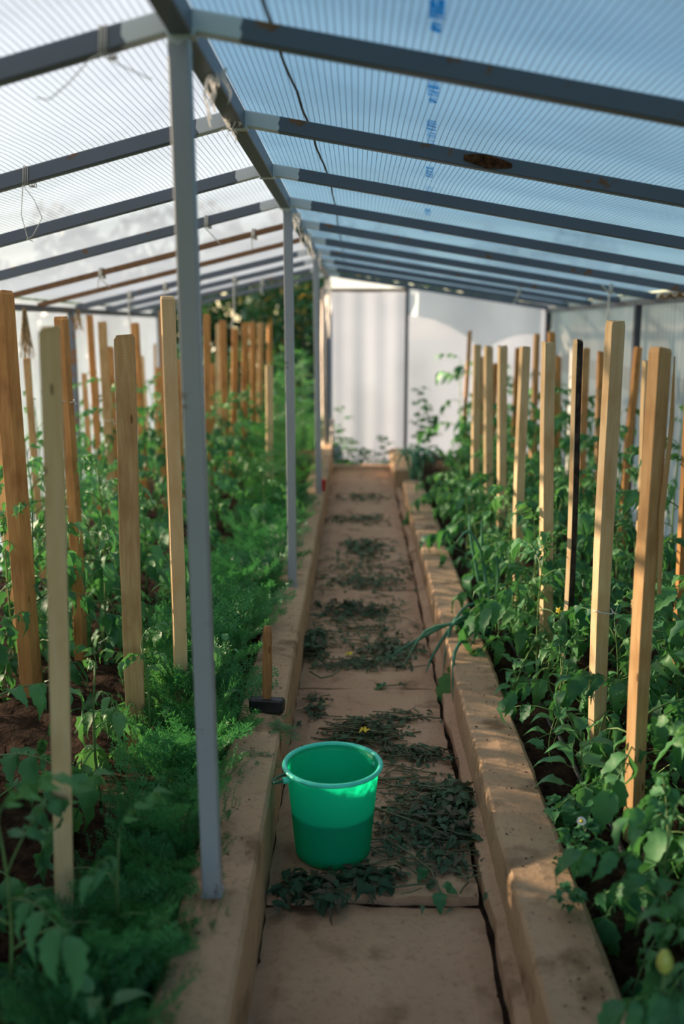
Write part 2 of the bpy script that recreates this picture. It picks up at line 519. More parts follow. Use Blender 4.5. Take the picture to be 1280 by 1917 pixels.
crumbs_on(k_l, KLo, KLi - .02, KL, 1.3, 6.5, 300, 61)
crumbs_on(k_r, KRo, KRi + .02, KR, 1.6, 6.5, 420, 62)

# ------------------------------------------------------------------ roof and walls
def grid_surface(fn, nu, nv):
    m = MB()
    m.add([fn(u / nu, v / nv) for v in range(nv + 1) for u in range(nu + 1)],
          [(v * (nu + 1) + u, v * (nu + 1) + u + 1, (v + 1) * (nu + 1) + u + 1, (v + 1) * (nu + 1) + u) for v in range(nv) for u in range(nu)])
    return m
def roof_pt(side, u, y):
    xr, zr = ridge_x(y), ridge_z(y) + .062
    xe, ze = (XL - .12, eave_l(y) + .035) if side < 0 else (XR + .12, eave_r(y) + .035)
    # the film sags a little between rafters
    t = ((y - 2.1) / .883) % 1.0
    sag = -.012 * math.sin(math.pi * t) * math.sin(math.pi * min(1, max(0, u))) * 1.0
    return (lerp(xr, xe, u), y, lerp(zr, ze, u) + sag + .012)
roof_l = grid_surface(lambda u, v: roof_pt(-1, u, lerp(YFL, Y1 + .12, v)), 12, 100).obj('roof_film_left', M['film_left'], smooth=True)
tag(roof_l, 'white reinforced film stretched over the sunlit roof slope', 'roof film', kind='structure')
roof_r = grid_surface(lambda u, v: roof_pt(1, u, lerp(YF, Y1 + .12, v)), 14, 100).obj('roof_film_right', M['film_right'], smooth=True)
tag(roof_r, 'reinforced film over the shaded roof slope, skylight blue put into its colour', 'roof film', kind='structure')
# the overlap seam near the ridge, and the blurred blue printing on the film
def on_roof(side, x, y, dz=-.004):
    xe = XL - .12 if side < 0 else XR + .12
    u = (x - ridge_x(y)) / (xe - ridge_x(y))
    p = roof_pt(side, u, y)
    return (p[0], p[1], p[2] + dz)
m = MB()
for j in range(120):
    y = .4 + j * .082
    xs = -.19 + min(.08, (y - 1.9) * .032) + (vnoise(y * 9, 2) - .5) * .008
    m.v += [on_roof(1, xs - .004, y, -.006), on_roof(1, xs + .004, y, -.006)]
    if j: b = len(m.v) - 4; m.f.append((b, b + 1, b + 3, b + 2)); m.mi.append(0)
m.obj('seam', simple('grey_seam', (.13, .15, .16), .8, .1), roof_r)
def printed(yc, length, w, seed, weight):
    """faded blue printing on the film, too blurred to read: strokes across a narrow line"""
    q = random.Random(seed); m = MB()
    def bar(xa, ya, xb, yb, t):
        a = Vector(on_roof(1, xa, ya, -.0045)); b = Vector(on_roof(1, xb, yb, -.0045))
        d = (b - a).normalized(); sd = d.cross(Vector((0, 0, 1))).normalized() * t / 2
        m.add([a - sd, a + sd, b + sd, b - sd], [(0, 1, 2, 3)])
    y = yc
    while y < yc + length:
        x0 = .14 + .064 * (y - 1.9) - w / 2
        k = q.random(); t = q.uniform(.006, .012) * weight
        if k < .6: bar(x0, y, x0 + w, y + q.uniform(-.002, .002), t)
        elif k < .8: bar(x0, y, x0 + w, y + .014, t * .8)
        else: bar(x0 + w * .5, y, x0 + w, y, t); bar(x0, y + .004, x0 + w * .45, y + .004, t)
        y += q.uniform(.010, .017)
    return m.obj('printed_mark', M['print'], roof_r)
for q, (yc, ln, w, wt) in enumerate([(1.72, .27, .028, 1.25), (2.02, .045, .020, 1.4), (2.39, .17, .027, 1.0), (2.58, .04, .019, 1.2), (2.84, .29, .026, .75), (3.15, .05, .019, 1.2),
                                     (3.52, .25, .026, .8), (3.98, .30, .026, .6), (4.6, .25, .026, .8), (5.2, .35, .03, .8), (6.0, .4, .03, .8), (7.0, .4, .03, .8)]):
    printed(yc, ln, w, 40 + q, wt)

frame = empty('steel_frame')
tag(frame, 'blue-grey painted steel tube frame of the greenhouse', 'frame', kind='structure')
def post(y, x, base, wid, xt):
    zt = ridge_z(y) - .02
    b = Vector((x, y, base)); t = Vector((xt, y, zt))
    m = MB().beam(b - t, (0, 0, 0), wid, wid, (0, 1, 0))
    m.box(-.024 + (x - xt), .024 + (x - xt), -.024, .024, base - zt, base - zt + .004)
    return m.obj('post', M['post'], frame, loc=t)
post(2.10, -.333, KL, .042, ridge_x(2.1) - .006)
post(4.75, -.314, KL, .042, ridge_x(4.75) + .01)
post(7.30, -.279, KL, .042, ridge_x(7.3) + .02)
post(-.55, -.35, KL, .042, ridge_x(-.55))
m = MB()
m.beam((ridge_x(Y0), Y0, ridge_z(Y0) + .005), (ridge_x(Y1), Y1, ridge_z(Y1) + .005), .046, .052)
m.obj('ridge_beam', M['paint_plain'] if 'paint_plain' in M else metal_paint('ridge_paint', False, .03), frame)
for k, y in enumerate(RAFT):
    xr, zr = ridge_x(y), ridge_z(y)
    a = Vector((xr, y, zr + .012))
    left = Vector((XL, y, eave_l(y) - .005)); right = Vector((XR, y, eave_r(y) - .005))
    i = k - 4
    ml = M['rust'] if i in (4, 5) else (M['paint_rusty'] if i in (1, 3, 8) else M['paint'])
    mr = M['paint_rusty'] if i in (0, 1, 4, 6) else M['paint']
    wl = .028 if i in (4, 5) else .04
    MB().beam((-.02, 0, -.004), left - a, wl, .042 if wl > .03 else .03).obj('rafter', ml, frame, loc=a)
    MB().beam((.02, 0, -.004), right - a, .04, .042).obj('rafter', mr, frame, loc=a)
    if 0 <= i: MB().box(-.028, .028, -.022, .022, -.034, -.022).obj('weld_plate', M['paint'], frame, loc=a)
# torn rust-stained wrapping on the second shaded rafter
y = RAFT[5]; xm = .36
pa = lerp(ridge_z(y), eave_r(y), (xm - ridge_x(y)) / (XR - ridge_x(y)))
m = MB()
for q in range(26):
    x = xm - .06 + q * .0055
    zc = lerp(ridge_z(y), eave_r(y), (x - ridge_x(y)) / (XR - ridge_x(y))) + .008
    h = .020 * (1 - abs(q - 12) / 14) ** .5
    m.v += [(x, y - .0225 - .002 * hsh(q, 1), zc - h), (x, y - .0225 - .002 * hsh(q, 2), zc + h * .9)]
    if q: b = len(m.v) - 4; m.f.append((b, b + 1, b + 3, b + 2)); m.mi.append(0)
m.obj('rust_patch', simple('flaking_rust', (.085, .035, .015), .9, .1, .7, 60, .8), frame)
for side, name in ((-1, 'eave_rail'), (1, 'eave_rail')):
    x = XL if side < 0 else XR; ef = eave_l if side < 0 else eave_r
    MB().beam((x, Y0, ef(Y0) - .03), (x, Y1 + (.4 if side < 0 else 0), ef(Y1) - .03), .04, .04).obj(name, metal_paint('eave_paint', False, .05, (.06, .065, .075)), frame)
for side, ysx in ((-1, (-.5, 2.2, 4.75, 7.25, 10.5)), (1, (-.5, 2.1, 4.75, 6.9, 10.12))):
    for y in ysx:
        x, ef = (XL, eave_l) if side < 0 else (XR - .0, eave_r)
        MB().beam((x, y, 0), (x, y, ef(y) - .02), .045, .045, (0, 1, 0)).obj('wall_post', M['paint_rusty'] if side < 0 else metal_paint('dark_post_paint', False, .1, (.05, .055, .07)), frame)

def wall_side(name, x, ef, y0, y1, mat, label, amp, seed):
    def f(u, v):
        y = lerp(y0, y1, u); z = lerp(-.02, ef(y) + .03, v)
        return (x + (vnoise(y * 2.2, z * .7, seed) - .5) * amp + (vnoise(y * 9, z * .8, seed + 2) - .5) * amp * .35, y, z)
    o = grid_surface(f, 170, 10).obj(name, mat, smooth=True)
    return tag(o, label, 'wall film', kind='structure')
wall_side('wall_left', XL - .04, eave_l, YW, 10.55, M['film_wall'], 'bright white film wall behind the orange stakes', .03, 1)
wall_side('wall_right', XR + .045, eave_r, YW, Y1, M['film_wall_grey'], 'grey film wall behind the pale stakes', .05, 4)
# corrugated sheet edge showing above the shaded wall
m = MB()
for j in range(170):
    y = 3.2 + j * .018
    z = eave_r(y) - .010 + .013 * math.sin(j * .66)
    m.v += [(XR - .07, y, z), (XR + .01, y, z - .008), (XR - .07, y, z + .007), (XR + .01, y, z - .001)]
    if j:
        b = len(m.v) - 8
        m.f += [(b, b + 1, b + 5, b + 4), (b + 2, b + 6, b + 7, b + 3), (b, b + 4, b + 6, b + 2)]; m.mi += [0] * 3
tag(m.obj('corrugated_sheet', M['tile']), 'brown corrugated sheet edge along the top of the grey film wall', 'roofing sheet')

wall_back = MB()
wall_back = grid_surface(lambda u, v: (lerp(.50, XR + .04, u), Y1 + .02 + (vnoise(u * 5, v * 2, 4) - .5) * .04, lerp(.0, lerp(ridge_z(Y1), eave_r(Y1), (lerp(.50, XR, u) + .30) / 2.2) + .02, v)), 36, 16).obj('wall_back', M['film_end'], smooth=True)
tag(wall_back, 'white film end wall between the door and the corner', 'wall film', kind='structure')
def drape(u, v):
    x = lerp(.50, XR - .06, u)
    top = lerp(ridge_z(Y1), eave_r(Y1), (x + .30) / 2.2) - .01
    s = 1 - abs((u * 1.72 + .28) % 1.0 - .0) if False else 0
    if u < .58: low = 1.46 - .30 * (u / .58) ** 2.2 + .06 * (1 - u / .58)
    else: low = 1.16 + .17 * math.sin((u - .58) / .42 * math.pi * .62) ** .8
    return (x, Y1 - .03 + .01 * math.sin(u * 22), lerp(low, top, v))
grid_surface(drape, 48, 8).obj('draped_film', M['film_drape'], wall_back, smooth=True)
def header_z(x): return 1.765
dx0, dx1 = -.275, .50
MB().beam((dx1, Y1 - .03, 0), (dx1, Y1 - .03, 1.84), .035, .035, (0, 1, 0)).obj('door_post', M['paint'], wall_back)
MB().beam((dx0, Y1 - .03, 1.765), (dx1, Y1 - .03, 1.765), .03, .03).obj('door_header', M['rust'], wall_back)
MB().beam((-.30, Y1 + .0, .0), (-.30, Y1, ridge_z(Y1)), .05, .05, (0, 1, 0)).obj('end_post', M['paint'], wall_back)
top_tri = grid_surface(lambda u, v: (lerp(dx0, dx1, u), Y1 + .03, lerp(1.765, lerp(ridge_z(Y1), eave_r(Y1), (lerp(dx0, dx1, u) + .30) / 2.2) + .03, v)), 4, 2).obj('film_panel', M['film_drape'], wall_back)
curtain = grid_surface(lambda u, v: (lerp(dx0 - .03, dx1 - .01, u), Y1 + .005 + .006 * math.sin(u * 8 + v * 1.2) * (1 - .5 * v) + .003 * math.sin(u * 23) + (0.02 if v > .9 else 0), lerp(.03 + .02 * math.sin(u * 9), 1.76 - .015 * math.sin(u * math.pi), v)), 60, 16).obj('door_1', M['film_end'], smooth=True)
tag(curtain, 'loose white film curtain hanging in the doorway at the path end', 'door', kind='structure')
# unseen board walls and roof, added around the camera to darken the foreground
for nm, xw, ef in (('added_shade_wall_left', XL - .05, eave_l), ('added_shade_wall_right', XR + .03, eave_r)):
    e = empty(nm); tag(e, 'added unseen boards beside the camera that keep light off the foreground', 'wall', kind='structure')
    y = YP
    while y < YW - .01:
        MB().box(xw, xw + .022, y, min(YW, y + .17) - .004, -.02, ef(y) + .03).obj('board', M['board'], e)
        y += .17
pr = empty('added_shade_ceiling'); tag(pr, 'added unseen board roof over the camera that darkens the foreground', 'added_shade_ceiling', kind='structure')
for sd in (-1, 1):
    y = YP
    ye = YFL if sd < 0 else YF
    while y < ye - .01:
        pts = [roof_pt(sd, u, yy_) for yy_ in (y, min(ye, y + .17) - .004) for u in (0, 1)]
        MB().add([(p[0], p[1], p[2] + d_) for d_ in (0, .022) for p in pts], [(0, 1, 3, 2), (4, 6, 7, 5), (0, 4, 5, 1), (2, 3, 7, 6), (0, 2, 6, 4), (1, 5, 7, 3)]).obj('board', M['board'], pr)
        y += .17

# ------------------------------------------------------------------ bucket
bk = empty('bucket', (-.066, 2.665, .004))
tag(bk, 'translucent turquoise-green plastic bucket half full on the path', 'bucket')
H, rb, rt = .272, .109, .134
prof = [(.0, .004), (rb - .012, .004), (rb - .006, .0), (rb, .006)] + [(lerp(rb, rt, t / 12), lerp(.006, H, t / 12)) for t in range(1, 13)]
prof += [(lerp(rt, rb, t / 12) - .003, lerp(H, .010, t / 12)) for t in range(0, 13)] + [(.0, .010)]
MB().lathe(prof, 72).obj('body', M['bucket'], bk, True)
rim = [(rt + .004 + .0075 * math.cos(a), H - .001 + .0065 * math.sin(a)) for a in [2 * math.pi * q / 14 for q in range(15)]]
rim_o = MB().lathe(rim, 72).obj('rim', M['bucket_rim'], bk, True)
MB().lathe([(0, .138), (rb + (rt - rb) * .5 - .0045, .138), (rb + (rt - rb) * .5 - .0045, .130)], 48).obj('water', M['water'], bk, True)
hd = []
ang = R(112)
for q in range(41):
    t = q / 40
    a = ang + math.pi / 2 - math.pi * t
    e = min(1.0, math.sin(math.pi * t) * 4)
    rr = rt + .012 + .026 * e
    hd.append(Vector((rr * math.cos(a), rr * math.sin(a), H - .026 - .012 * e - .05 * math.sin(math.pi * t))))
MB().tube(hd, .0050, 7).obj('bail', M['bucket_handle'], bk, True)
for sg in (-1, 1):
    d = Vector((math.cos(ang + sg * math.pi / 2), math.sin(ang + sg * math.pi / 2), 0))
    MB().tube([d * (rt - .008) + Vector((0, 0, H - .026)), d * (rt + .016) + Vector((0, 0, H - .026))], .010, 10).obj('lug', M['bucket_rim'], rim_o, True)

# ------------------------------------------------------------------ hammer on the kerb
hm = empty('hammer', (-.300, 3.165, KL + .005), R(-8))
tag(hm, 'sledge hammer standing head down with brown wooden handle up', 'hammer')
m = MB()
hw, hl, hh = .022, .058, .048
ringp = [(-hl, .82), (-hl + .006, 1.0), (hl - .006, 1.0), (hl, .82)]
for xx, s_ in ringp:
    c = .25
    for a, b in ((-1, -1 + c), (-1 + c, -1), (1 - c, -1), (1, -1 + c), (1, 1 - c), (1 - c, 1), (-1 + c, 1), (-1, 1 - c)):
        m.v.append((xx, a * hw * s_, hh / 2 + b * hh / 2 * s_))
for q in range(3):
    for j in range(8): m.f.append((q * 8 + j, (q + 1) * 8 + j, (q + 1) * 8 + (j + 1) % 8, q * 8 + (j + 1) % 8)); m.mi.append(0)
m.f += [tuple(range(8)), tuple(range(31, 23, -1))]; m.mi += [0, 0]
m.obj('head', M['iron'], hm)
m = MB(); L = .262
for q in range(15):
    t = q / 14
    z = .040 + t * L
    w = lerp(.0145, .0168, t) + .0015 * math.sin(t * 5); d_ = lerp(.010, .012, t)
    if q == 14: w *= .70; d_ *= .70
    if q == 13: w *= .95; d_ *= .95
    for j in range(10):
        a = 2 * math.pi * j / 10
        m.v.append((w * math.copysign(abs(math.cos(a)) ** .7, math.cos(a)) + .006 * t, d_ * math.copysign(abs(math.sin(a)) ** .7, math.sin(a)), z))
    if q:
        b = (q - 1) * 10
        for j in range(10): m.f.append((b + j, b + (j + 1) % 10, b + 10 + (j + 1) % 10, b + 10 + j)); m.mi.append(0)
m.f.append(tuple(range(140, 150))); m.mi.append(0)
m.obj('handle', M['wood_handle'], hm, True)

# small red plastic cup by the third post
m = MB().lathe([(0, .0), (.026, .0), (.033, .08), (.036, .082), (.033, .084), (.030, .08), (.024, .006), (0, .006)], 24)
tag(m.obj('plastic_cup', M['red'], smooth=True, loc=(-.262, 7.42, KL + .004)), 'small red plastic cup on the kerb beyond the third grey post', 'cup')

# ------------------------------------------------------------------ stakes: base x, y, top x, top z, width, material, bark, turn, short unique wording
STAKES = [
 (-.66, 2.01, -.61, 1.52, .041, 'pale', 0, 12, 'nearest stake, blurred pale wood with a rounded top'),
 (-.71, 3.02, -.70, 1.48, .062, 'tan', 0, 10, 'broad tan stake with a chipped flat top before the first post'),
 (-.61, 3.28, -.61, 1.60, .046, 'pale', 0, 24, 'tall cream stake close to the first grey post'),
 (-1.23, 3.56, -1.25, 1.62, .068, 'orange', 0, -24, 'thick orange-brown stake rising highest at the picture edge'),
 (-1.58, 4.44, -1.63, 1.51, .066, 'orange', 0, -30, 'sunlit orange stake half hidden behind the thick orange-brown stake'),
 (-1.72, 5.30, -1.75, 1.31, .036, 'tan', 0, 10, 'short slim stake peeping out beside the thick orange-brown stake'),
 (-1.16, 3.98, -1.16, 1.53, .046, 'orange', 0, -22, 'orange stake with two white string ties'),
 (-1.84, 7.00, -1.85, 1.53, .045, 'orange', 0, 20, 'slim stake below a dangling string at the white wall'),
 (-1.90, 6.95, -1.89, 1.13, .034, 'tan', 0, 8, 'stubby tan stake touching a slim taller one at the white wall'),
 (-1.80, 6.85, -1.79, 1.11, .036, 'orange', 1, 8, 'stubby stake with dark bark at the white wall'),
 (-1.61, 6.45, -1.63, 1.49, .056, 'tan', 0, 14, 'tan stake with a split down its top, behind the broad tan stake'),
 (-1.70, 7.00, -1.72, 1.31, .045, 'orange', 0, 10, 'bark-edged stake just behind the tan stake with split top'),
 (-1.60, 7.37, -1.62, 1.47, .058, 'orange', 0, -18, 'orange stake with a knotted, notched top behind the broad tan stake'),
 (-1.88, 8.85, -1.89, 1.17, .036, 'pale', 0, 0, 'faint pale stake low against the white wall'),
 (-1.86, 9.20, -1.85, 1.26, .024, 'tan', 0, 0, 'very thin rod-like stake against the white wall'),
 (-1.66, 8.40, -1.66, 1.09, .052, 'orange', 0, 12, 'short orange stake left of the tall cream stake'),
 (-1.40, 7.17, -1.38, 1.56, .034, 'orange', 1, 0, 'dark bark stake tucked behind the tall cream stake'),
 (-1.23, 6.98, -1.24, 1.22, .045, 'orange', 0, 10, 'shorter orange stake squeezed between cream stake and first post'),
 (-1.21, 8.06, -1.20, 1.53, .056, 'orange', 0, 12, 'orange stake just right of the first post before the trees'),
 (-1.29, 8.88, -1.28, 1.10, .036, 'orange', 1, 10, 'short dark stake low among stakes before the trees'),
 (-1.32, 9.52, -1.31, 1.44, .041, 'pale', 0, 10, 'pale far stake before the trees'),
 (-1.12, 8.45, -1.12, 1.48, .060, 'orange', 0, 10, 'wide orange stake in front of the pale far stake'),
 (-1.09, 8.59, -1.03, 1.41, .052, 'orange', 0, 15, 'leaning reddish stake before the trees'),
 (-.98, 8.74, -.97, 1.46, .054, 'orange', 0, 12, 'upright orange stake right of the leaning reddish stake'),
 (-.95, 9.20, -.95, 1.46, .052, 'orange', 0, 12, 'third orange stake from the second post before the trees'),
 (-.92, 9.53, -.91, 1.45, .050, 'tan', 0, 12, 'second tan stake from the second post before the trees'),
 (-.88, 9.89, -.85, 1.44, .046, 'orange', 1, 12, 'dark brown far stake above the short pale stake'),
 (-.64, 7.14, -.62, 1.18, .048, 'pale', 0, 18, 'short pale stake alone beside the second grey post'),
 (.78, 2.57, .765, 1.46, .046, 'tan', 0, 30, 'broad split-topped tan stake nearest on the pale side'),
 (1.34, 4.61, 1.33, 1.33, .042, 'pale', 0, 20, 'sunlit stake peeping out behind the split-topped tan stake'),
 (.79, 3.05, .77, 1.52, .050, 'pale', 0, 24, 'tallest pale stake in the sharp front row'),
 (.80, 3.65, .80, 1.45, .034, 'pale', 1, 38, 'narrow stake with one white side and one black bark side'),
 (1.46, 6.33, 1.43, 1.33, .046, 'tan', 0, 0, 'tan stake hidden behind the black-barked one'),
 (.82, 4.09, .77, 1.43, .050, 'pale', 0, 22, 'pale stake with saw marks left of the black-barked one'),
 (.80, 4.73, .78, 1.39, .046, 'pale', 0, 24, 'creamy stake third of the receding front row'),
 (.86, 5.76, .83, 1.36, .048, 'pale', 1, 14, 'pale stake with a dark bark corner in receding row'),
 (.86, 6.32, .82, 1.34, .050, 'pale', 0, 20, 'second-farthest pale stake of the receding row'),
 (.84, 6.91, .82, 1.33, .050, 'pale', 0, 20, 'farthest pale stake of the receding row'),
 (.98, 9.22, 1.03, 1.38, .036, 'orange', 0, 0, 'thin leaning stick against the white end wall'),
 (1.05, 8.35, 1.03, 1.19, .042, 'tan', 0, 0, 'tan stake half hidden behind the farthest pale one'),
 (1.20, 8.63, 1.18, 1.12, .044, 'orange', 0, 0, 'short reddish stake right of the second-farthest pale one'),
 (1.31, 8.10, 1.28, 1.27, .042, 'orange', 0, 0, 'orange stake just left of the creamy stake'),
 (1.41, 7.98, 1.42, 1.38, .046, 'tan', 0, 20, 'leaning orange stake below the end wall corner'),
 (1.46, 7.21, 1.38, 1.41, .048, 'orange', 0, 10, 'reddish stake topping out behind the saw-marked pale one'),
 (1.63, 7.86, 1.56, 1.21, .042, 'orange', 0, 10, 'short orange stake right of the saw-marked pale one'),
 (1.66, 6.75, 1.63, 1.29, .042, 'orange', 0, 10, 'back stake left of the tallest pale one'),
 (1.54, 6.20, 1.50, 1.08, .046, 'tan', 0, 18, 'short flat-topped stake left of the tallest pale one'),
 (1.66, 6.10, 1.69, 1.34, .044, 'orange', 1, 24, 'grey-topped leaning stake between tallest and split-topped ones'),
 (1.29, 3.83, 1.27, 1.44, .036, 'orange', 0, 24, 'sunlit orange stake cut by the picture edge'),
]
def make_stake(bx, by, tx, tz, w, mat, bark, turn, short, k):
    q = random.Random(100 + k)
    base = SOIL - .06
    H_ = tz - base
    m = MB(); nl = 11
    depth = w * q.uniform(.55, .85)
    bowx, bowy = q.uniform(-.012, .012), q.uniform(-.012, .012)
    th = R(turn)
    for j in range(nl + 1):
        t = j / nl
        if j == nl: t = 1.0
        z = t * H_
        s_ = lerp(.96, 1.0, t) * (1 + (hsh(j, k, 2) - .5) * .05)
        if j == nl - 1: z = H_ - .010; s_ *= .985
        if j == nl: s_ *= .86
        ox = lerp(0, tx - bx, t) + bowx * math.sin(t * math.pi * 1.3) ; oy = bowy * math.sin(t * math.pi * 1.1)
        hx, hy, c = w / 2 * s_, depth / 2 * s_, .10
        for a, b in ((-1, -1 + c), (-1 + c, -1), (1 - c, -1), (1, -1 + c), (1, 1 - c), (1 - c, 1), (-1 + c, 1), (-1, 1 - c)):
            x_, y_ = a * hx, b * hy
            dz = (hsh(a, b, k) - .5) * .012 if j == nl else 0
            m.v.append((x_ * math.cos(th) - y_ * math.sin(th) + ox, x_ * math.sin(th) + y_ * math.cos(th) + oy, z + dz))
        if j:
            b0 = (j - 1) * 8
            for i in range(8):
                m.f.append((b0 + i, b0 + (i + 1) % 8, b0 + 8 + (i + 1) % 8, b0 + 8 + i))
                m.mi.append(1 if bark and i in ((2, 3) if turn < 30 else (1, 2)) else 0)
    m.f.append(tuple(range(nl * 8, nl * 8 + 8))); m.mi.append(0)
    m.f.append(tuple(range(7, -1, -1))); m.mi.append(0)
    o = m.obj('wooden_stake', [M['wood_' + mat], M['bark']], loc=(bx, by, base))
    return tag(o, short, 'stake', 'wooden plant stakes')
stakes = [make_stake(*s_, k) for k, s_ in enumerate(STAKES)]
m = MB()
m.tube([(0, 0, 0), (-.006, .002, .22), (.004, 0, .45), (.0, 0, .62)], [.006, .008, .007, .002], 5)
m.obj('splinter', M['wood_tan'], stakes[28], loc=(.020, -.02, .78))

# ties of white string round stakes
def tie(stake_i, z, label, tail=.05):
    bx, by, tx, tz, w = STAKES[stake_i][:5]
    t = (z - SOIL) / (tz - SOIL)
    cx, cy = lerp(bx, tx, t), by
    pts = []
    r = w * .60
    for q in range(17):
        a = 2 * math.pi * q / 16
        pts.append((cx + r * math.copysign(abs(math.cos(a)) ** .6, math.cos(a)), cy + r * .85 * math.copysign(abs(math.sin(a)) ** .6, math.sin(a)), z + .004 * math.sin(a * 2)))
    e = Vector(pts[0])
    m = MB().tube(pts, .0022, 5)
    m.tube([e, e + Vector((.012, -.006, -.012)), e + Vector((.014, -.008, -tail))], .002, 5)
    tag(m.obj('string_tie', M['twine']), label, 'string')
tie(6, 1.20, 'upper white string tied round the orange stake by the wall', .01)
tie(6, .77, 'lower white string with a dangling end round the orange stake')
tie(10, .86, 'string tying a tomato stem to the split-topped tan stake', .03)
tie(30, .62, 'thin string wound round the tallest pale stake', .005)

# ------------------------------------------------------------------ leaf library
def leaflet(L, w, droop, fold, seed, lobes=True, n_=9):
    """one leaf blade along +X: folded on the midrib, drooping, with a lobed edge"""
    q = random.Random(seed); m = MB()
    for i in range(n_ + 1):
        t = i / n_
        base = math.sin(math.pi * (t ** .62)) ** 1.05 if 0 < t < 1 else 0
        ww = w * .5 * base
        if lobes and 0 < i < n_: ww *= (1.10 if i % 2 else .86)
        a = droop * t * t
        x = L * (math.sin(a) / a if a > 1e-4 else 1) * t if a > 1e-4 else L * t
        z = -L * t * math.sin(a * .75) + .004 * math.sin(t * 9 + seed)
        up = fold * ww
        back = -.35 * L / n_ if (lobes and i % 2) else 0
        m.v += [(x - back, ww, z + up + q.uniform(-.003, .003)), (x, 0, z), (x - back, -ww, z + up + q.uniform(-.003, .003))]
        if i:
            b = (i - 1) * 3
            m.f += [(b, b + 1, b + 4, b + 3), (b + 1, b + 2, b + 5, b + 4)]; m.mi += [0, 0]
    return m
def rachis_pt(L, t, rise, fall):
    return Vector((L * t * (1 - .12 * fall * t * t), 0, L * (rise * t - fall * t * t)))
def tomato_leaf(seed, L=.24, fall=.9, rise=.35, pairs=3):
    q = random.Random(seed); m = MB()
    pts = [rachis_pt(L, t / 7, rise, fall) for t in range(8)]
    m.tube(pts, [lerp(.0032, .0012, t / 7) for t in range(8)], 4, 1)
    def place(t, yaw, size, pitch, roll):
        p = rachis_pt(L, t, rise, fall); d = rachis_pt(L, min(1, t + .02), rise, fall) - rachis_pt(L, t - .02, rise, fall)
        sl = -math.atan2(d.z, d.x)
        lf = leaflet(size, size * q.uniform(.40, .52), q.uniform(.6, 1.6), q.uniform(.15, .5), q.randrange(999))
        mt = Matrix.Translation(p) @ Euler((roll, sl * .7 + pitch, yaw), 'XYZ').to_matrix().to_4x4()
        m.merge(lf, mt, 0)
    place(1.0, q.uniform(-.15, .15), .115, .35, 0)
    for i in range(pairs):
        t = .40 + .50 * i / max(1, pairs - 1)
        for sg in (-1, 1):
            place(t + q.uniform(-.03, .03), sg * q.uniform(.95, 1.35), lerp(.072, .098, i / max(1, pairs - 1)) * q.uniform(.85, 1.1), q.uniform(.1, .55), sg * q.uniform(-.25, .25))
    for i in range(2):
        t = .5 + .25 * i
        for sg in (-1, 1): place(t, sg * 1.45, .026, .2, 0)
    return m.mesh('tomato_leaf', [M['tomato'], M['stem']], True)
TL = [tomato_leaf(s_, fall=f_, rise=r_) for s_, f_, r_ in ((1, .55, .45), (2, .9, .45), (3, 1.2, .40), (4, .75, .2), (5, 1.0, .6), (6, .4, .25), (7, 1.35, .55), (8, .7, .35))]
def relook(me, mats):
    c = me.copy()
    c.materials.clear()
    for mm in mats: c.materials.append(mm)
    return c
TLY = [relook(t_, [M['tomato_light'], M['stem']]) for t_ in TL]
def stem_mesh(seed, wob=.03, r0=.006):
    q = random.Random(seed); ax, ay = q.uniform(-wob, wob), q.uniform(-wob, wob)
    pts = [(ax * math.sin(t / 9 * 3.1), ay * math.sin(t / 9 * 2.6), t / 9) for t in range(10)]
    m = MB().tube(pts, [lerp(r0, r0 * .4, t / 9) for t in range(10)], 6)
    return m.mesh('stem', M['stem'], True), pts
STEMS = [stem_mesh(k) for k in range(5)]
# small yellow tomato flower cluster
m = MB()
for k in range(5):
    a = k * 2 * math.pi / 5
    m.add([(0, 0, 0), (.006 * math.cos(a - .5), .006 * math.sin(a - .5), .003), (.015 * math.cos(a), .015 * math.sin(a), -.002), (.006 * math.cos(a + .5), .006 * math.sin(a + .5), .003)], [(0, 1, 2, 3)])
m.tube([(0, 0, 0), (0, 0, .008)], [.003, .001], 5)
FLOWER = m.mesh('blossom', M['yellow'])

def tomato_plant(x, y, Hh, nleaf, label, group, seed, spread=1.0, light=False, flower=0, lean=(0, 0), low=.12, bare=.0):
    q = random.Random(seed)
    p = empty('tomato_plant', (x, y, SOIL - .005), q.uniform(0, 6.28))
    tag(p, label, 'tomato plant', group)
    me, pts = STEMS[seed % 5]
    st = link('stem', me, p, scale=(1 + lean[0], 1 + lean[1], Hh))
    lib = TLY if light else TL
    spread *= max(.55, min(1.0, min(XR - x, x - XL) / .42))
    for i in range(nleaf):
        t = low + (1 - low) * (i / max(1, nleaf - 1)) ** .9
        j = min(8, int(t * 9)); f_ = t * 9 - j
        a, b = pts[j], pts[j + 1]
        px, py = lerp(a[0], b[0], f_), lerp(a[1], b[1], f_)
        sc = lerp(1.32, .78, max(0, (t - .35) / .65)) * (1 if t > .25 else .85) * q.uniform(.82, 1.15) * spread
        up = lerp(-.05, .75, t ** 2) + q.uniform(-.2, .2)
        if i >= nleaf - 2: up += .35; sc *= .75
        lf = link('leaf', q.choice(TLY if (t > .86 or light) else lib), p, (px, py, t * Hh), (q.uniform(-.25, .25), -up, i * 2.4 + q.uniform(-.35, .35)), sc)
    for i in range(flower):
        a = q.uniform(0, 6.28); t = q.uniform(.45, .9)
        link('blossom', FLOWER, p, (.08 * math.cos(a), .08 * math.sin(a), t * Hh + .01), (q.uniform(.6, 1.4), 0, a), 1.1)
    return p

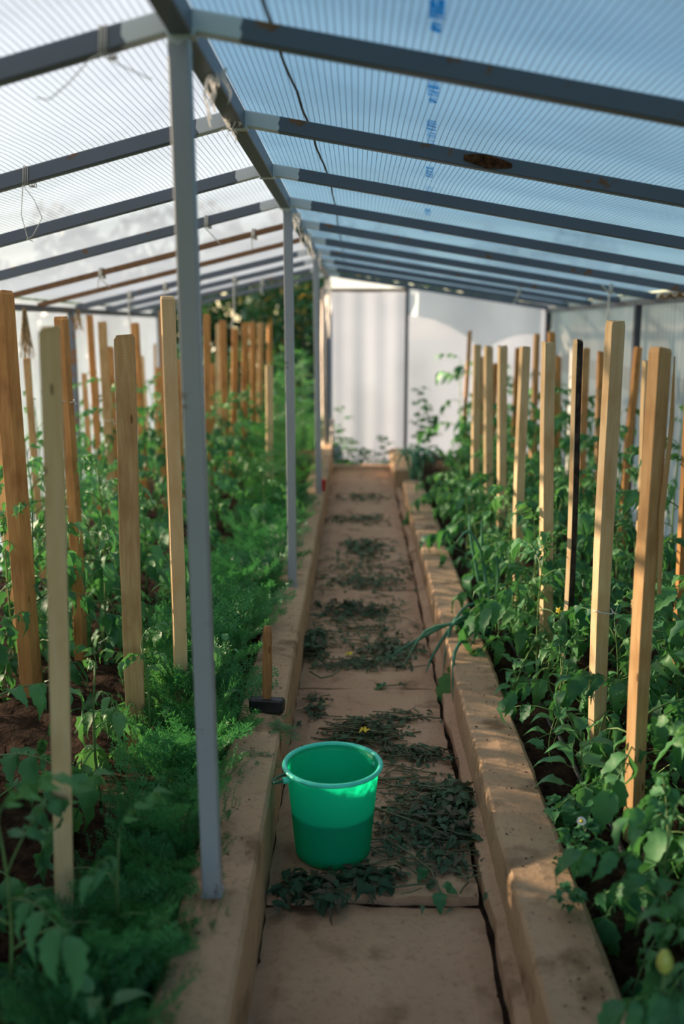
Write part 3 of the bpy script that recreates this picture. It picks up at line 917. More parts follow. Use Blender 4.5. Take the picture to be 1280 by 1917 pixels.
# one tomato plant at each stake; heights read from the photograph
TP = {0: (.30, 7, .8), 1: (.34, 7, .75), 2: (.46, 9, .85), 3: (.72, 13, 1), 4: (.85, 14, 1), 5: (.95, 13, 1), 6: (.82, 14, 1), 7: (1.0, 13, 1), 8: (.80, 10, 1), 9: (.85, 10, 1), 10: (.95, 14, 1),
      11: (.85, 11, 1), 12: (.92, 14, 1), 13: (.80, 9, .7), 14: (.80, 9, 1), 15: (.85, 11, 1), 16: (.80, 12, 1), 17: (.72, 11, 1), 18: (.72, 12, 1), 19: (.70, 10, 1), 20: (.72, 9, 1), 21: (.68, 12, 1), 22: (.62, 10, 1),
      23: (.70, 12, 1), 24: (.70, 10, 1), 25: (.72, 9, 1), 26: (.72, 9, 1), 27: (.34, 8, .85), 28: (.44, 10, 1), 29: (.72, 13, 1), 30: (.46, 12, 1), 31: (.55, 12, 1), 32: (.95, 13, 1), 33: (.58, 13, 1), 34: (.60, 13, 1), 35: (.58, 13, 1),
      36: (.56, 12, 1), 37: (.54, 12, 1), 38: (1.0, 12, 1.2), 39: (.68, 10, 1), 40: (.70, 10, 1), 41: (.80, 12, 1), 42: (.88, 12, 1), 43: (.86, 12, 1), 44: (.92, 12, 1), 45: (.98, 12, 1), 46: (.92, 12, 1), 47: (.95, 13, 1), 48: (.88, 14, 1)}
for k, (hh_, nl, sp) in TP.items():
    bx, by = STAKES[k][:2]
    q = random.Random(900 + k)
    side = q.uniform(-1, 1)
    sh = STAKES[k][8]
    sh = sh.split(',')[0]
    dx = q.uniform(-.07, .07); dy = q.uniform(.05, .12)
    if k in (28, 30, 31, 33): dx = (.04, .05, -.08, -.06)[(28, 30, 31, 33).index(k)]
    tomato_plant(bx + dx, by + dy, hh_, nl, 'tomato plant by the ' + sh, 'staked tomato plants', 500 + k, sp, flower=(1 if k in (6, 10, 31, 44, 45, 47, 48) else 0), light=k in (1, 2))

# unstaked tomato plants between the rows
ORD = ('first', 'second', 'third', 'fourth', 'fifth', 'sixth', 'seventh', 'eighth', 'ninth', 'tenth', 'last')
def fill(xs_, ys_, hs, n_, label, group, seed, light=.15, sp=1.0):
    q = random.Random(seed)
    for i, y in enumerate(ys_):
        tomato_plant(q.uniform(*xs_), y + q.uniform(-.08, .08), q.uniform(*hs), n_ + q.randrange(-1, 2), ORD[i] + ' ' + label, group, seed * 50 + i, sp * q.uniform(.9, 1.08), light=q.random() < light)
fill((.70, .76), [3.3, 3.62, 3.95, 4.3, 4.65, 5.0], (.26, .36), 9, 'low tomato plant leaning over the kerb beside the sharp pale stakes', 'low tomato plants along the kerb', 31, .45, .9)
fill((.64, .74), [5.4, 5.75, 6.1, 6.5, 6.9, 7.3, 7.7], (.28, .40), 9, 'low tomato plant leaning over the kerb beside the blurred far pale stakes', 'low far tomato plants along the kerb', 32, .5, .9)
fill((1.00, 1.18), [2.3, 2.75, 3.2, 3.6, 4.1, 4.6, 5.1, 5.7, 6.3, 7.0, 7.7], (.45, .66), 11, 'tomato plant between the pale front row and the back row', 'tomato plants between the rows of pale stakes', 33, .1)
fill((1.45, 1.75), [4.9, 5.3, 5.75, 7.4, 8.3, 9.0], (.80, .98), 12, 'tall tomato plant by the grey wall', 'tall tomato plants by the grey wall', 34, .05)
fill((.95, 1.5), [8.9, 9.3, 9.7], (.75, .95), 11, 'tall tomato plant before the white end wall', 'tomato plants before the end wall', 35, .3)
fill((-1.05, -.90), [7.6, 8.1, 8.9, 9.5], (.60, .75), 11, 'tomato plant below the stakes before the trees', 'tomato plants below the far stakes', 36, .1)
fill((-1.48, -1.30), [2.6, 3.8, 4.2, 4.7, 5.2, 5.8], (.48, .72), 12, 'dark tomato plant among the orange stakes', 'dark tomato plants among the orange stakes', 37, .0)
fill((-1.85, -1.65), [3.0, 3.6, 4.1, 4.9, 5.7, 6.2], (.75, 1.02), 12, 'tall tomato plant close to the bright white wall', 'tall tomato plants close to the white wall', 38, .05)
fill((-1.15, -1.02), [2.15, 2.6, 4.4, 5.0, 5.6, 6.2, 6.6], (.38, .55), 10, 'low dark tomato plant in the shade of the bed', 'low tomato plants in shade', 39, .0)

def one(label, *a, **k): return tomato_plant(*a[:4], label, 'solitary tomato plants', a[4], **k)
one('bright young tomato plant before the broad tan stake', -.755, 2.72, .46, 8, 771, spread=.75, light=True)
one('bright seedling with drooping leaves between broad tan and cream stakes', -.665, 2.95, .44, 6, 772, spread=.65, light=True)
one('young tomato plant reaching over the kerb before the first post', -.50, 1.93, .36, 6, 773, spread=.85)
one('dark tomato plant crossing the nearest blurred stake', -.72, 1.80, .46, 8, 774, spread=.95)
one('dark blurred tomato plant at the bottom corner behind the nearest stake', -.86, 1.62, .30, 8, 775, spread=1.0)
one('large-leaved tomato plant hanging over the kerb by the split-topped stake', .80, 2.22, .42, 12, 776, spread=.88)
one('big dark tomato plant at the picture edge below the split-topped stake', .98, 2.05, .46, 14, 777, spread=.9)
one('blurred tomato plant in the near corner beside the cracked kerb', .72, 1.72, .26, 10, 778, spread=.85)
one('darkest tomato plant in the near bottom corner of the bed', .88, 1.58, .22, 10, 779, spread=.85)
one('large-leaved dark tomato plant just below the daisy and weeds', .72, 2.06, .34, 11, 781, spread=.85)
one('dark tomato plant behind the blurred yellow-green bud', .76, 1.86, .32, 11, 782, spread=.9)
one('dark tomato plant at the picture edge above the bud', 1.02, 1.80, .40, 12, 783, spread=.9)
one('tomato plant draped with loose leaves left of the second post', -.55, 5.9, .48, 9, 780, spread=.9, light=True)

# the blurred yellow-green flower bud
m = MB().lathe([(0, 0), (.010, .006), (.016, .020), (.015, .034), (.008, .048), (0, .054)], 14)
bud = empty('flower_bud', (.590, 1.70, SOIL))
tag(bud, 'blurred yellow-green bud on a stalk in the near corner', 'flower')
MB().tube([(0, 0, 0), (.004, .002, .12), (0, 0, .215)], .003, 5).obj('stalk', M['stem'], bud, True)
m.obj('bud', M['fruit'], bud, True, (0, 0, .21))

# ------------------------------------------------------------------ pepper seedlings: smooth pointed leaves
def pepper_leaf(seed):
    m = MB().tube([(0, 0, 0), (.02, 0, .006), (.04, 0, .006)], .0014, 4, 1)
    m.merge(leaflet(.085, .042, .9, .3, seed, False, 7), Matrix.Translation((.038, 0, .006)), 0)
    return m.mesh('pepper_leaf', [M['pepper'], M['stem']], True)
PL = [pepper_leaf(s_) for s_ in range(4)]
def pepper(x, y, Hh, n_, label, seed, sc=1.0, z=SOIL - .004):
    q = random.Random(seed); p = empty('pepper_plant', (x, y, z), q.uniform(0, 6)); tag(p, label, 'pepper plant', 'pepper seedlings')
    me, pts = STEMS[seed % 5]
    link('stem', me, p, scale=(.5, .5, Hh))
    for i in range(n_):
        t = .3 + .7 * i / max(1, n_ - 1)
        link('leaf', q.choice(PL), p, (0, 0, t * Hh), (q.uniform(-.2, .2), -lerp(.1, .7, t), i * 2.2 + q.uniform(-.3, .3)), sc * lerp(1.1, .75, t) * q.uniform(.85, 1.15))
pepper(.655, 2.72, .24, 10, 'glossy pepper seedling hanging over soil before the tallest pale stake', 11, 1.25)
pepper(.64, 3.02, .17, 8, 'small pepper seedling between kerb and tallest pale stake', 12, 1.0)
pepper(.60, 3.55, .16, 8, 'pepper seedling at the kerb edge before the black-barked stake', 13)
pepper(.60, 4.05, .18, 9, 'pale green pepper seedling at the kerb near the onion', 14)
pepper(-.475, 1.62, .20, 9, 'bright pepper seedling at the foot of the near kerb', 15, 1.1)
pepper(-.445, 3.10, .18, 6, 'small seedling with smooth leaves just before the hammer', 16, .8)
pepper(-.435, 2.55, .16, 6, 'small seedling between the first post and the hammer', 17, .8)
pepper(-.47, 3.45, .26, 7, 'taller smooth-leaved seedling behind the hammer', 18, .8)

# ------------------------------------------------------------------ carrots and dill: feathery fronds
def frond(seed, L=.26, pairs=8, fine=5, blade=.018, wid=.0050, fall=.5):
    q = random.Random(seed); m = MB()
    P = lambda t: rachis_pt(L, t, .25, fall)
    m.tube([P(t / 6) for t in range(7)], [lerp(.0018, .0006, t / 6) for t in range(7)], 3, 1)
    def blade_tri(p, d, ln, w):
        sd = d.cross(Vector((q.uniform(-.4, .4), q.uniform(-.4, .4), 1))).normalized() * w
        m.add([p - sd * .5, p + d * ln * .55 + sd * .8, p + d * ln, p + d * ln * .45 - sd * .8], [(0, 1, 2, 3)], 0)
    for i in range(pairs + 1):
        t = .34 + .66 * i / pairs
        env = math.sin(math.pi * (.15 + .80 * (1 - i / pairs))) * .40 * L + .008
        for sg in (-1, 1) if i < pairs else (0,):
            p0 = P(t)
            ang = (1.05 if sg else 0) * (1 if sg >= 0 else -1) + q.uniform(-.2, .2)
            d0 = Vector((math.cos(ang), math.sin(ang), q.uniform(-.25, .3))).normalized()
            ln = env if sg else .03
            m.add([p0, p0 + d0 * ln + Vector((0, 0, .0006)), p0 + d0 * ln * .5 + Vector((0, 0, -.0008))], [(0, 1, 2)], 1)
            nf = max(2, int(fine * ln / (.10)) + 2)
            for k in range(nf):
                pp = p0 + d0 * ln * ((k + 1) / nf)
                for s2 in (-1, 1, 0):
                    a2 = ang + s2 * .85
                    d1 = Vector((math.cos(a2), math.sin(a2), q.uniform(-.5, .5))).normalized()
                    bl = blade * q.uniform(.7, 1.2) * (1.2 if s2 == 0 else 1)
                    blade_tri(pp, d1, bl, wid * .5)
                    if s2:
                        for s3 in (-1, 1):
                            d2 = Vector((math.cos(a2 + s3 * .6), math.sin(a2 + s3 * .6), q.uniform(-.4, .4))).normalized()
                            blade_tri(pp + d1 * bl * .5, d2, bl * .7, wid * .5)
    return m
CF = [frond(s_, fall=f_).mesh('carrot_frond', [M['carrot'], M['stem']]) for s_, f_ in ((1, .45), (2, .65), (3, .30), (4, .8), (5, .55))]
DF = [frond(s_, L=.24, pairs=8, blade=.018, wid=.0034, fall=f_).mesh('dill_frond', [M['dill'], M['stem']]) for s_, f_ in ((11, .35), (12, .6), (13, .8))]
q = random.Random(55)
def carrot(x, y, sc, n_, label, group):
    p = empty('carrot_plant', (x, y, SOIL), q.uniform(0, 6)); tag(p, label, 'carrot plant', group)
    for i in range(n_):
        link('frond', q.choice(CF), p, (0, 0, 0), (q.uniform(-.3, .3), -q.uniform(.85, 1.45), i * 6.283 / n_ + q.uniform(-.4, .4)), sc * q.uniform(.8, 1.2))
yy = 1.55
while yy < 2.12:
    for xx in (-.53, -.46): carrot(xx + q.uniform(-.03, .03), yy + q.uniform(-.04, .04), .78, 6, 'dark feathery carrot plant before the foot of the first grey post' + (', kerb side' if xx > -.5 else ', bed side'), 'carrots before the first post')
    yy += .12
while yy < 4.75:
    for xx in ((-.545, -.46) if yy < 3.3 else (-.65, -.56)):
        carrot(xx + q.uniform(-.03, .03), yy + q.uniform(-.04, .04), lerp(.78, 1.1, (yy - 2.1) / 2.6) * q.uniform(.8, 1.15), 6, 'feathery carrot plant ' + ('just behind the first grey post' if yy < 2.55 else 'between first post and hammer' if yy < 3.1 else 'level with the hammer' if yy < 3.6 else 'well behind the hammer' if yy < 4.2 else 'just before the second grey post') + (', on the kerb side of the row' if xx > -.5 or xx == -.56 else ', on the bed side of the row'), 'carrots between the first two posts')
    yy += .145
while yy < 7.3:
    for xx in (-.58, -.49): carrot(xx + q.uniform(-.03, .03), yy + q.uniform(-.04, .04), .95, 5, 'blurred feathery carrot plant ' + ('just behind the second grey post' if yy < 5.6 else 'halfway between second and third post' if yy < 6.5 else 'just before the third grey post') + (', kerb side' if xx > -.6 else ', bed side'), 'carrots between the far posts')
    yy += .17
# a few fronds sprawling over the kerb top by the hammer
for x, y, a in ((-.30, 3.02, .4), (-.33, 2.86, -.6), (-.26, 3.10, -1.0)):
    o = link('carrot_leaf', CF[0], None, (x - .03, y, KL + .012), (0, .10, a), .5)
    tag(o, 'loose feathery carrot leaf lying on the kerb near the hammer', 'leaf', 'loose carrot leaves on the kerb')
def dill(x, y, Hh, n_, label, group, sc=1.0):
    p = empty('dill_plant', (x, y, SOIL), q.uniform(0, 6)); tag(p, label, 'dill plant', group)
    link('stem', STEMS[q.randrange(5)][0], p, scale=(.9, .9, Hh))
    for i in range(n_):
        t = .12 + .88 * i / (n_ - 1)
        link('frond', q.choice(DF), p, (0, 0, t * Hh), (q.uniform(-.3, .3), -q.uniform(.2, 1.0), i * 2.3 + q.uniform(-.4, .4)), sc * lerp(1.1, .7, t) * q.uniform(.8, 1.15))
yd = 6.6
while yd < 10.1:
    hd_ = lerp(.45, 1.0, min(1, (yd - 6.6) / 2.4))
    for xx in (-.62, -.52):
        dill(xx + q.uniform(-.04, .04), yd + q.uniform(-.1, .1), hd_ * q.uniform(.85, 1.1), 9, ('lower bright dill plant before the third grey post' if yd < 7.4 else 'tall bright dill plant just behind the third grey post' if yd < 8.8 else 'tallest far dill plant before the open gable') + (', kerb side' if xx > -.6 else ', bed side'), 'tall dill behind the second post')
    yd += .30

# ------------------------------------------------------------------ onions
def onion(x, y, leaves, label, z=SOIL):
    p = empty('onion_plant', (x, y, z)); tag(p, label, 'onion plant', 'spring onions')
    for pts in leaves:
        P_ = []
        P0 = [Vector(a) for a in pts]
        for k in range(13):      # Catmull through control points
            t = k / 12 * (len(P0) - 1); i = min(len(P0) - 2, int(t)); f_ = t - i
            a, b, c, d = P0[max(0, i - 1)], P0[i], P0[i + 1], P0[min(len(P0) - 1, i + 2)]
            P_.append(.5 * ((2 * b) + (c - a) * f_ + (2 * a - 5 * b + 4 * c - d) * f_ * f_ + (3 * b - 3 * c + d - a) * f_ ** 3))
        rr = [lerp(.0048, .0072, min(1, k / 4)) * (1 if k < 9 else lerp(1, .15, (k - 9) / 3)) for k in range(13)]
        MB().tube(P_, rr, 6).obj('onion_leaf', M['onion'], p, True)
onion(.60, 4.28, [[(0, 0, 0), (-.05, -.03, .13), (-.16, -.08, .12), (-.26, -.12, -.02), (-.30, -.2, -.08)],
                  [(0, 0, 0), (-.03, -.06, .11), (-.12, -.22, .10), (-.20, -.42, .09), (-.22, -.60, -.05)],
                  [(0, 0, 0), (-.06, .02, .10), (-.20, -.05, .09), (-.36, -.10, .02), (-.47, -.14, -.04)],
                  [(0, 0, 0), (-.02, .03, .14), (-.10, .02, .16), (-.19, -.10, .08), (-.23, -.26, -.06)],
                  [(0, 0, 0), (.0, .04, .18), (-.03, .06, .34), (-.04, .05, .46), (-.05, .02, .56)],
                  [(0, 0, 0), (.02, .02, .16), (.03, .0, .30), (.01, -.03, .40)],
                  [(0, 0, 0), (-.03, .0, .12), (-.14, -.06, .105), (-.30, -.14, .09), (-.40, -.20, -.06)],
                  [(0, 0, 0), (-.01, -.05, .10), (-.06, -.16, .12), (-.13, -.34, .085)]], 'spring onion with tubular leaves flopping over the kerb onto the path')
onion(.60, 4.55, [[(0, 0, 0), (.01, .0, .2), (-.02, .0, .36), (-.08, -.02, .45), (-.14, -.05, .40)], [(0, 0, 0), (-.02, .02, .2), (-.06, .03, .4), (-.07, .04, .52)], [(0, 0, 0), (.03, .0, .15), (.06, -.02, .3)]], 'upright spring onion just behind the flopping one')
for k, (x, y) in enumerate(((.47, 8.35), (.50, 8.50), (.55, 8.42))):
    lv = []
    for i in range(8):
        a = i * .785 + k; r = q.uniform(.10, .26)
        lv.append([(0, 0, 0), (.25 * r * math.cos(a), .25 * r * math.sin(a), .20), (.6 * r * math.cos(a), .6 * r * math.sin(a), .30), (r * math.cos(a) * 1.2, r * math.sin(a) * 1.2, .18)])
    onion(x, y, lv, ('blurred far onion tuft in the gap of the kerb', 'blurred far onion tuft against the short kerb block', 'blurred far onion tuft on the bed side of the kerb gap')[k])

# ------------------------------------------------------------------ weeds, daisy, hose
def weed(x, y, Hh, n_, label, seed, z=SOIL, sc=1.0, group='weeds'):
    qq = random.Random(seed); p = empty('weed', (x, y, z), qq.uniform(0, 6)); tag(p, label, 'weed', group)
    link('stem', STEMS[seed % 5][0], p, scale=(.4, .4, Hh))
    for i in range(n_):
        t = .2 + .8 * i / max(1, n_ - 1)
        link('leaf', WL[qq.randrange(3)], p, (0, 0, t * Hh), (qq.uniform(-.3, .3), -qq.uniform(.0, .6), i * 2.4), sc * qq.uniform(.7, 1.1))
WL = []
for s_ in range(3):
    m = MB().tube([(0, 0, 0), (.03, 0, .01)], .001, 4, 1)
    m.merge(leaflet(.05, .045, .6, .2, s_ + 70, True, 7), Matrix.Translation((.03, 0, .01)), 0)
    m.merge(leaflet(.035, .03, .6, .2, s_ + 80, True, 7), Matrix.Translation((.025, 0, .01)) @ Euler((0, 0, 1.0)).to_matrix().to_4x4(), 0)
    m.merge(leaflet(.035, .03, .6, .2, s_ + 90, True, 7), Matrix.Translation((.025, 0, .01)) @ Euler((0, 0, -1.0)).to_matrix().to_4x4(), 0)
    WL.append(m.mesh('weed_leaf', [M['weed'], M['stem']], True))
weed(.56, 2.33, .12, 9, 'small weed creeping onto the kerb below the daisy', 201)
weed(.50, 2.12, .05, 6, 'little clover-like weed rooted on the kerb top', 202, KR + .004, .8)
weed(.62, 2.45, .14, 10, 'leafy weed around the daisy stalk', 203)
weed(.585, 2.62, .07, 8, 'withered ground weed at the bed edge before the pepper seedling', 204)
for k, (x, y, h_, lb) in enumerate(((-.20, 10.0, .34, 'leafy plant against the white door film by the end post'), (-.05, 10.02, .28, 'weed clump against the middle of the door film'), (.28, 10.0, .30, 'wispy weed at the foot of the door film near the kerb'), (.10, 9.98, .16, 'low weed at the foot of the white door film'))):
    weed(x, y, h_, 12, lb, 210 + k, .0, 1.5)
weed(-.15, 9.85, .62, 9, 'tall thin-stemmed plant in front of the white door film', 220, .0, 1.7)
weed(.58, 9.3, .75, 16, 'bright tall leafy plant beside the door post', 221, SOIL, 1.7)
weed(.66, 9.15, .55, 14, 'bushy plant right of the bright one beside the door post', 222, SOIL, 1.8)
da = empty('daisy', (.62, 2.42, SOIL)); tag(da, 'white daisy with yellow centre at the bed edge', 'flower')
MB().tube([(0, 0, 0), (.0, .01, .08), (-.03, -.02, .145)], .0013, 5).obj('stalk', M['stem'], da, True)
head_m = Matrix.Translation((-.03, -.02, .146)) @ Euler((R(38), R(-8), 0)).to_matrix().to_4x4()
hd_ = MB().lathe([(0, -.004), (.0035, -.002), (.004, 0), (0, .0005)], 10).xf(head_m).obj('flower_head', M['stem'], da, True)
for k in range(15):
    a = 2 * math.pi * k / 15
    MB().add([(.003 * math.cos(a), .003 * math.sin(a), 0), (.010 * math.cos(a - .19), .010 * math.sin(a - .19), .001), (.0130 * math.cos(a), .0130 * math.sin(a), 0), (.010 * math.cos(a + .19), .010 * math.sin(a + .19), .001)], [(0, 1, 2, 3)]).xf(head_m).obj('petal', M['white_petal'], hd_)
MB().lathe([(.0045, 0), (.004, .002), (.002, .003), (0, .0033)], 10).xf(head_m).obj('centre', M['yellow'], hd_, True)
def hose(pts, label):
    m = MB(); P_ = []
    for i in range(len(pts) - 1):
        for k in range(8): P_.append(Vector(pts[i]).lerp(Vector(pts[i + 1]), k / 8) + Vector((.006 * math.sin(i * 8 + k), 0, 0)))
    P_.append(Vector(pts[-1]))
    tag(m.tube(P_, .009, 8).obj('drip_hose', M['hose'], smooth=True), label, 'hose')
hose([(.70, 1.5, SOIL + .012), (.72, 2.6, SOIL + .02), (.69, 3.3, SOIL + .02), (.68, 4.4, SOIL + .02), (.70, 7.5, SOIL + .015)], 'black drip hose along the soil in the front row of pale stakes')
hose([(1.17, 1.8, SOIL + .015), (1.19, 3.4, SOIL + .02), (1.22, 5.0, SOIL + .02), (1.25, 7.5, SOIL + .015)], 'black drip hose along the soil between the pale rows')

# ------------------------------------------------------------------ wilted trimmings on the path
def wilt_bits(n_leaf, n_stem, cx, cy, rx, ry, hz, seed, sz=(.03, .07), z0=.004, slope=None):
    qq = random.Random(seed); m = MB()
    lib = [leaflet(1.0, qq.uniform(.35, .6), qq.uniform(.2, 1.4), qq.uniform(-.2, .9), qq.randrange(99), True, 6) for _ in range(6)]
    def spot():
        while True:
            a, b = qq.gauss(0, .48), qq.gauss(0, .48)
            x, y = cx + a * rx, cy + b * ry
            if abs(a) < 1.3 and abs(b) < 1.3 and KLi + .015 < x < KRi - .012: return x, y, max(0, 1 - (a * a + b * b))
    for _ in range(n_leaf):
        x, y, c = spot(); s_ = qq.uniform(*sz)
        z = z0 + .004 + hz * c * qq.random() + s_ * .12
        mt = Matrix.Translation((x, y, z)) @ Euler((qq.uniform(-.6, .6), qq.uniform(-.35, .45), qq.uniform(0, 6.28))).to_matrix().to_4x4() @ Matrix.Scale(s_, 4)
        m.merge(qq.choice(lib), mt, 2 if qq.random() < .22 else 0)
    for _ in range(n_stem):
        x, y, c = spot(); a = qq.uniform(0, 6.28); ln = qq.uniform(.05, .16)
        if qq.random() < .6: a = qq.choice((0, math.pi)) + qq.uniform(-.5, .5)
        z = z0 + .003 + hz * c * qq.random()
        pts = []
        for k in range(5):
            t = k / 4 - .5
            px, py = x + math.cos(a) * ln * t + .01 * math.sin(k * 1.7 + a), y + math.sin(a) * ln * t
            px = min(max(px, KLi + .006), KRi - .006)
            pts.append((px, py, z + qq.uniform(0, .006)))
        m.tube(pts, qq.uniform(.0012, .0032), 4, 1)
    return m
HEAPS = [
 (190, 34, .26, 2.78, .17, .24, .03, (.03, .065), 'wide heap of wilted green trimmings right of the bucket'),
 (90, 14, .31, 2.95, .06, .12, .06, (.04, .075), 'curled wilted leaves piled against the kerb right of the bucket'),
 (190, 60, .03, 3.46, .13, .12, .08, (.02, .05), 'bushy heap of wilted stalks just behind the bucket'),
 (60, 14, -.15, 3.22, .08, .12, .02, (.03, .06), 'thin wilted scraps between bucket and hammer'),
 (80, 24, .22, 3.30, .13, .08, .02, (.03, .055), 'strip of wilted leaves right behind the bucket near the gap'),
 (80, 8, -.12, 2.45, .10, .07, .03, (.04, .08), 'dark wilted leaves in front of the bucket base'),
 (60, 8, .02, 2.50, .10, .06, .02, (.04, .08), 'wilted leaves spilling over the slab edge before the bucket'),
 (90, 10, -.19, 4.45, .045, .20, .08, (.04, .08), 'clump of wilted leaves against the kerb behind the hammer'),
 (110, 16, .15, 4.40, .15, .16, .03, (.03, .07), 'flat wilted clump near the flopping onion'),
 (70, 22, .02, 4.22, .24, .08, .012, (.02, .05), 'thin band of wilted scraps crossing the path before the onion'),
 (90, 14, -.02, 5.05, .22, .16, .025, (.03, .07), 'wilted trimmings scattered behind the hammer clump'),
 (70, 12, .05, 5.6, .24, .18, .02, (.03, .07), 'loose wilted trimmings halfway down the path'),
 (100, 12, .06, 6.45, .15, .26, .05, (.03, .08), 'rounded blurred wilted heap halfway down the path'),
 (60, 8, .0, 7.4, .26, .22, .02, (.03, .08), 'blurred wilted band across the path near the red cup'),
 (40, 6, .05, 8.3, .2, .2, .02, (.03, .08), 'farthest small wilted patch on the path'),
 (40, 8, .16, 3.62, .14, .08, .008, (.02, .045), 'few dry scraps on the clean slab behind the bushy heap'),
 (40, 6, -.16, 3.72, .07, .16, .01, (.02, .05), 'dry grey leaf scraps along the kerb below the hammer'),
 (50, 10, .25, 3.02, .12, .10, .01, (.02, .045), 'dry crumbs and twigs on the slab right of the rim'),

 (150, 40, .05, 4.75, .34, .45, .004, (.02, .05), 'sparse dry bits strewn over the slab beyond the onion'),
 (130, 40, .05, 5.9, .34, .6, .004, (.02, .06), 'sparse blurred bits strewn over the middle slabs'),
 (120, 60, .20, 2.85, .20, .40, .004, (.015, .04), 'fine dry bits strewn around the heap by the bucket'),
]
for k, (nl, ns, cx, cy, rx, ry, hz, sz, lb) in enumerate(HEAPS):
    o = wilt_bits(int(nl * 1.7), int(ns * 1.6), cx, cy, rx, ry, hz * .8, 300 + k, (sz[0] * .65, sz[1] * .85)).obj('wilted_trimmings', [M['wilt'], M['wilt_stem'], M['wilt_dry']], smooth=True)
    tag(o, lb, 'plant trimmings', kind='stuff')
# single sprigs that can be told apart
def sprig(pts, leaves, label, group=None, r=.0028):
    p = empty('wilted_sprig', pts[0]); tag(p, label, 'sprig', group)
    o0 = Vector(pts[0])
    MB().tube([Vector(a) - o0 for a in pts], r, 5).obj('stem', M['wilt_stem'], p, True)
    for x, y, z, s_, a, t in leaves:
        lf = leaflet(s_, s_ * .75, .5, .25, int(s_ * 1000), True, 8)
        lf.xf(Matrix.Translation(Vector((x, y, z)) - o0) @ Euler((.1, t, a)).to_matrix().to_4x4()).obj('leaf', M['weed'] if s_ > .04 else M['wilt'], p, True)
sprig([(.09, 2.70, .02), (.16, 2.60, .03), (.21, 2.52, .03), (.23, 2.44, .012)], [(.23, 2.44, .014, .06, -1.7, .25), (.235, 2.46, .02, .05, -.4, .15), (.20, 2.53, .03, .05, -2.3, .35)], 'fresh sprig with three broad leaves hanging over the slab edge')
sprig([(.02, 2.90, .03), (.12, 2.83, .03), (.22, 2.76, .028), (.30, 2.70, .02)], [(.10, 2.85, .03, .04, .9, .1)], 'long pale wilted stalk lying across the heap beside the bucket', r=.0045)
sprig([(.05, 3.10, .012), (.14, 3.11, .012), (.20, 3.125, .012)], [], 'thick bare stalk lying behind the bucket rim', r=.006)
sprig([(.10, 2.86, .02), (.085, 2.80, .018)], [], 'short tan wood chip beside the bucket', r=.0045)
sprig([(.08, 4.0, .008), (.12, 3.96, .01), (.17, 3.97, .01), (.22, 3.985, .01)], [(.12, 3.96, .012, .055, 2.2, .1), (.12, 3.955, .012, .05, 3.4, .1), (.18, 3.97, .012, .04, .6, .1)], 'pale wilted sprig lying on the slab joint')
sprig([(-.20, 4.10, .02), (-.15, 4.02, .02), (-.10, 4.05, .02), (-.07, 4.12, .02)], [], 'curved green onion stalk by the kerb behind the hammer', r=.004)
for k, (x, y) in enumerate(((-.03, 4.30), (.03, 3.36))):
    m = MB()
    for j in range(5):
        a = j * 1.26
        m.merge(leaflet(.022, .014, .5, .3, j, False, 4), Matrix.Translation((x, y, .03 if k == 0 else .075)) @ Euler((0, -.3, a)).to_matrix().to_4x4(), 0)
    tag(m.obj('fallen_blossom', M['yellow']), ('orange-yellow blossom on the band of scraps before the onion', 'small yellow blossom in the bushy heap behind the bucket')[k], 'blossom')

# ------------------------------------------------------------------ twine, scraps and straw hanging from the frame
def rafter_pt(side, i, x):
    y = 2.1 + .883 * i
    xe, ze = (XL, eave_l(y)) if side < 0 else (XR, eave_r(y))
    t = (x - ridge_x(y)) / (xe - ridge_x(y))
    return Vector((x, y, lerp(ridge_z(y) + .012, ze - .005, t)))
def hang(side, i, x, tail, label, r=.0022, mat='twine', flat=False):
    c = rafter_pt(side, i, x)
    loop = [(c.x + .002 * k, c.y + .0235 * a, c.z + .026 * b) for k, (a, b) in enumerate(((-1, -1), (-1, 0), (-1, 1), (0, 1.05), (1, 1), (1, 0), (1, -1), (0, -1.08), (-1, -1)))]
    m = MB().tube(loop, r * 1.3, 5)
    for off in (.006, .012): m.tube([(p[0] + off, p[1], p[2]) for p in loop], r * 1.2, 5)
    st = Vector((c.x, c.y - .024, c.z - .026))
    for tl in tail:
        P_ = [st] + [st + Vector(a) for a in tl]
        pts = []
        for a, b in zip(P_[:-1], P_[1:]):
            for k in range(4): pts.append(a.lerp(b, k / 4))
        pts.append(P_[-1])
        m.tube(pts, r, 5)
    tag(m.obj('hanging_twine', M[mat], smooth=True), label, 'twine')
hang(-1, 0, -.505, [[(-.02, 0, -.01), (-.06, -.01, -.055), (-.10, -.01, -.085), (-.125, -.01, -.082)], [(.04, 0, -.02), (.10, .01, -.045)]], 'frayed twine looped on the nearest sunlit rafter', .0014)
hang(-1, 1, -.955, [[(.03, 0, -.04), (.05, 0, -.09), (.02, 0, -.14), (.0, 0, -.15)], [(-.01, 0, -.08), (.005, 0, -.15), (.02, 0, -.155)]], 'thin twine with a knotted loop under the second sunlit rafter', .0012)
hang(-1, 3, -.70, [[(.03, 0, -.03), (.07, 0, -.075)]], 'short twine end under the fourth sunlit rafter', .0025)
hang(-1, 4, -.575, [[(.002, 0, -.06)]], 'twine wrapped on the upper brown rafter right of the first post', .003)
hang(-1, 5, -1.13, [[(.0, 0, -.06), (.01, 0, -.10)]], 'white twine on the lower brown rafter', .004)
hang(-1, 4, -1.42, [[(-.01, 0, -.05)], [(.06, 0, -.05)]], 'white twine wrapped on the upper brown rafter near the wall', .003)
hang(-1, 6, -1.66, [[(0, 0, -.10), (.004, 0, -.16)]], 'white rag strip hanging at the wall near the orange stakes', .006)
hang(-1, 6, -1.40, [[(0, 0, -.08), (.004, 0, -.13)]], 'white rag strip hanging above the far orange stakes', .005)
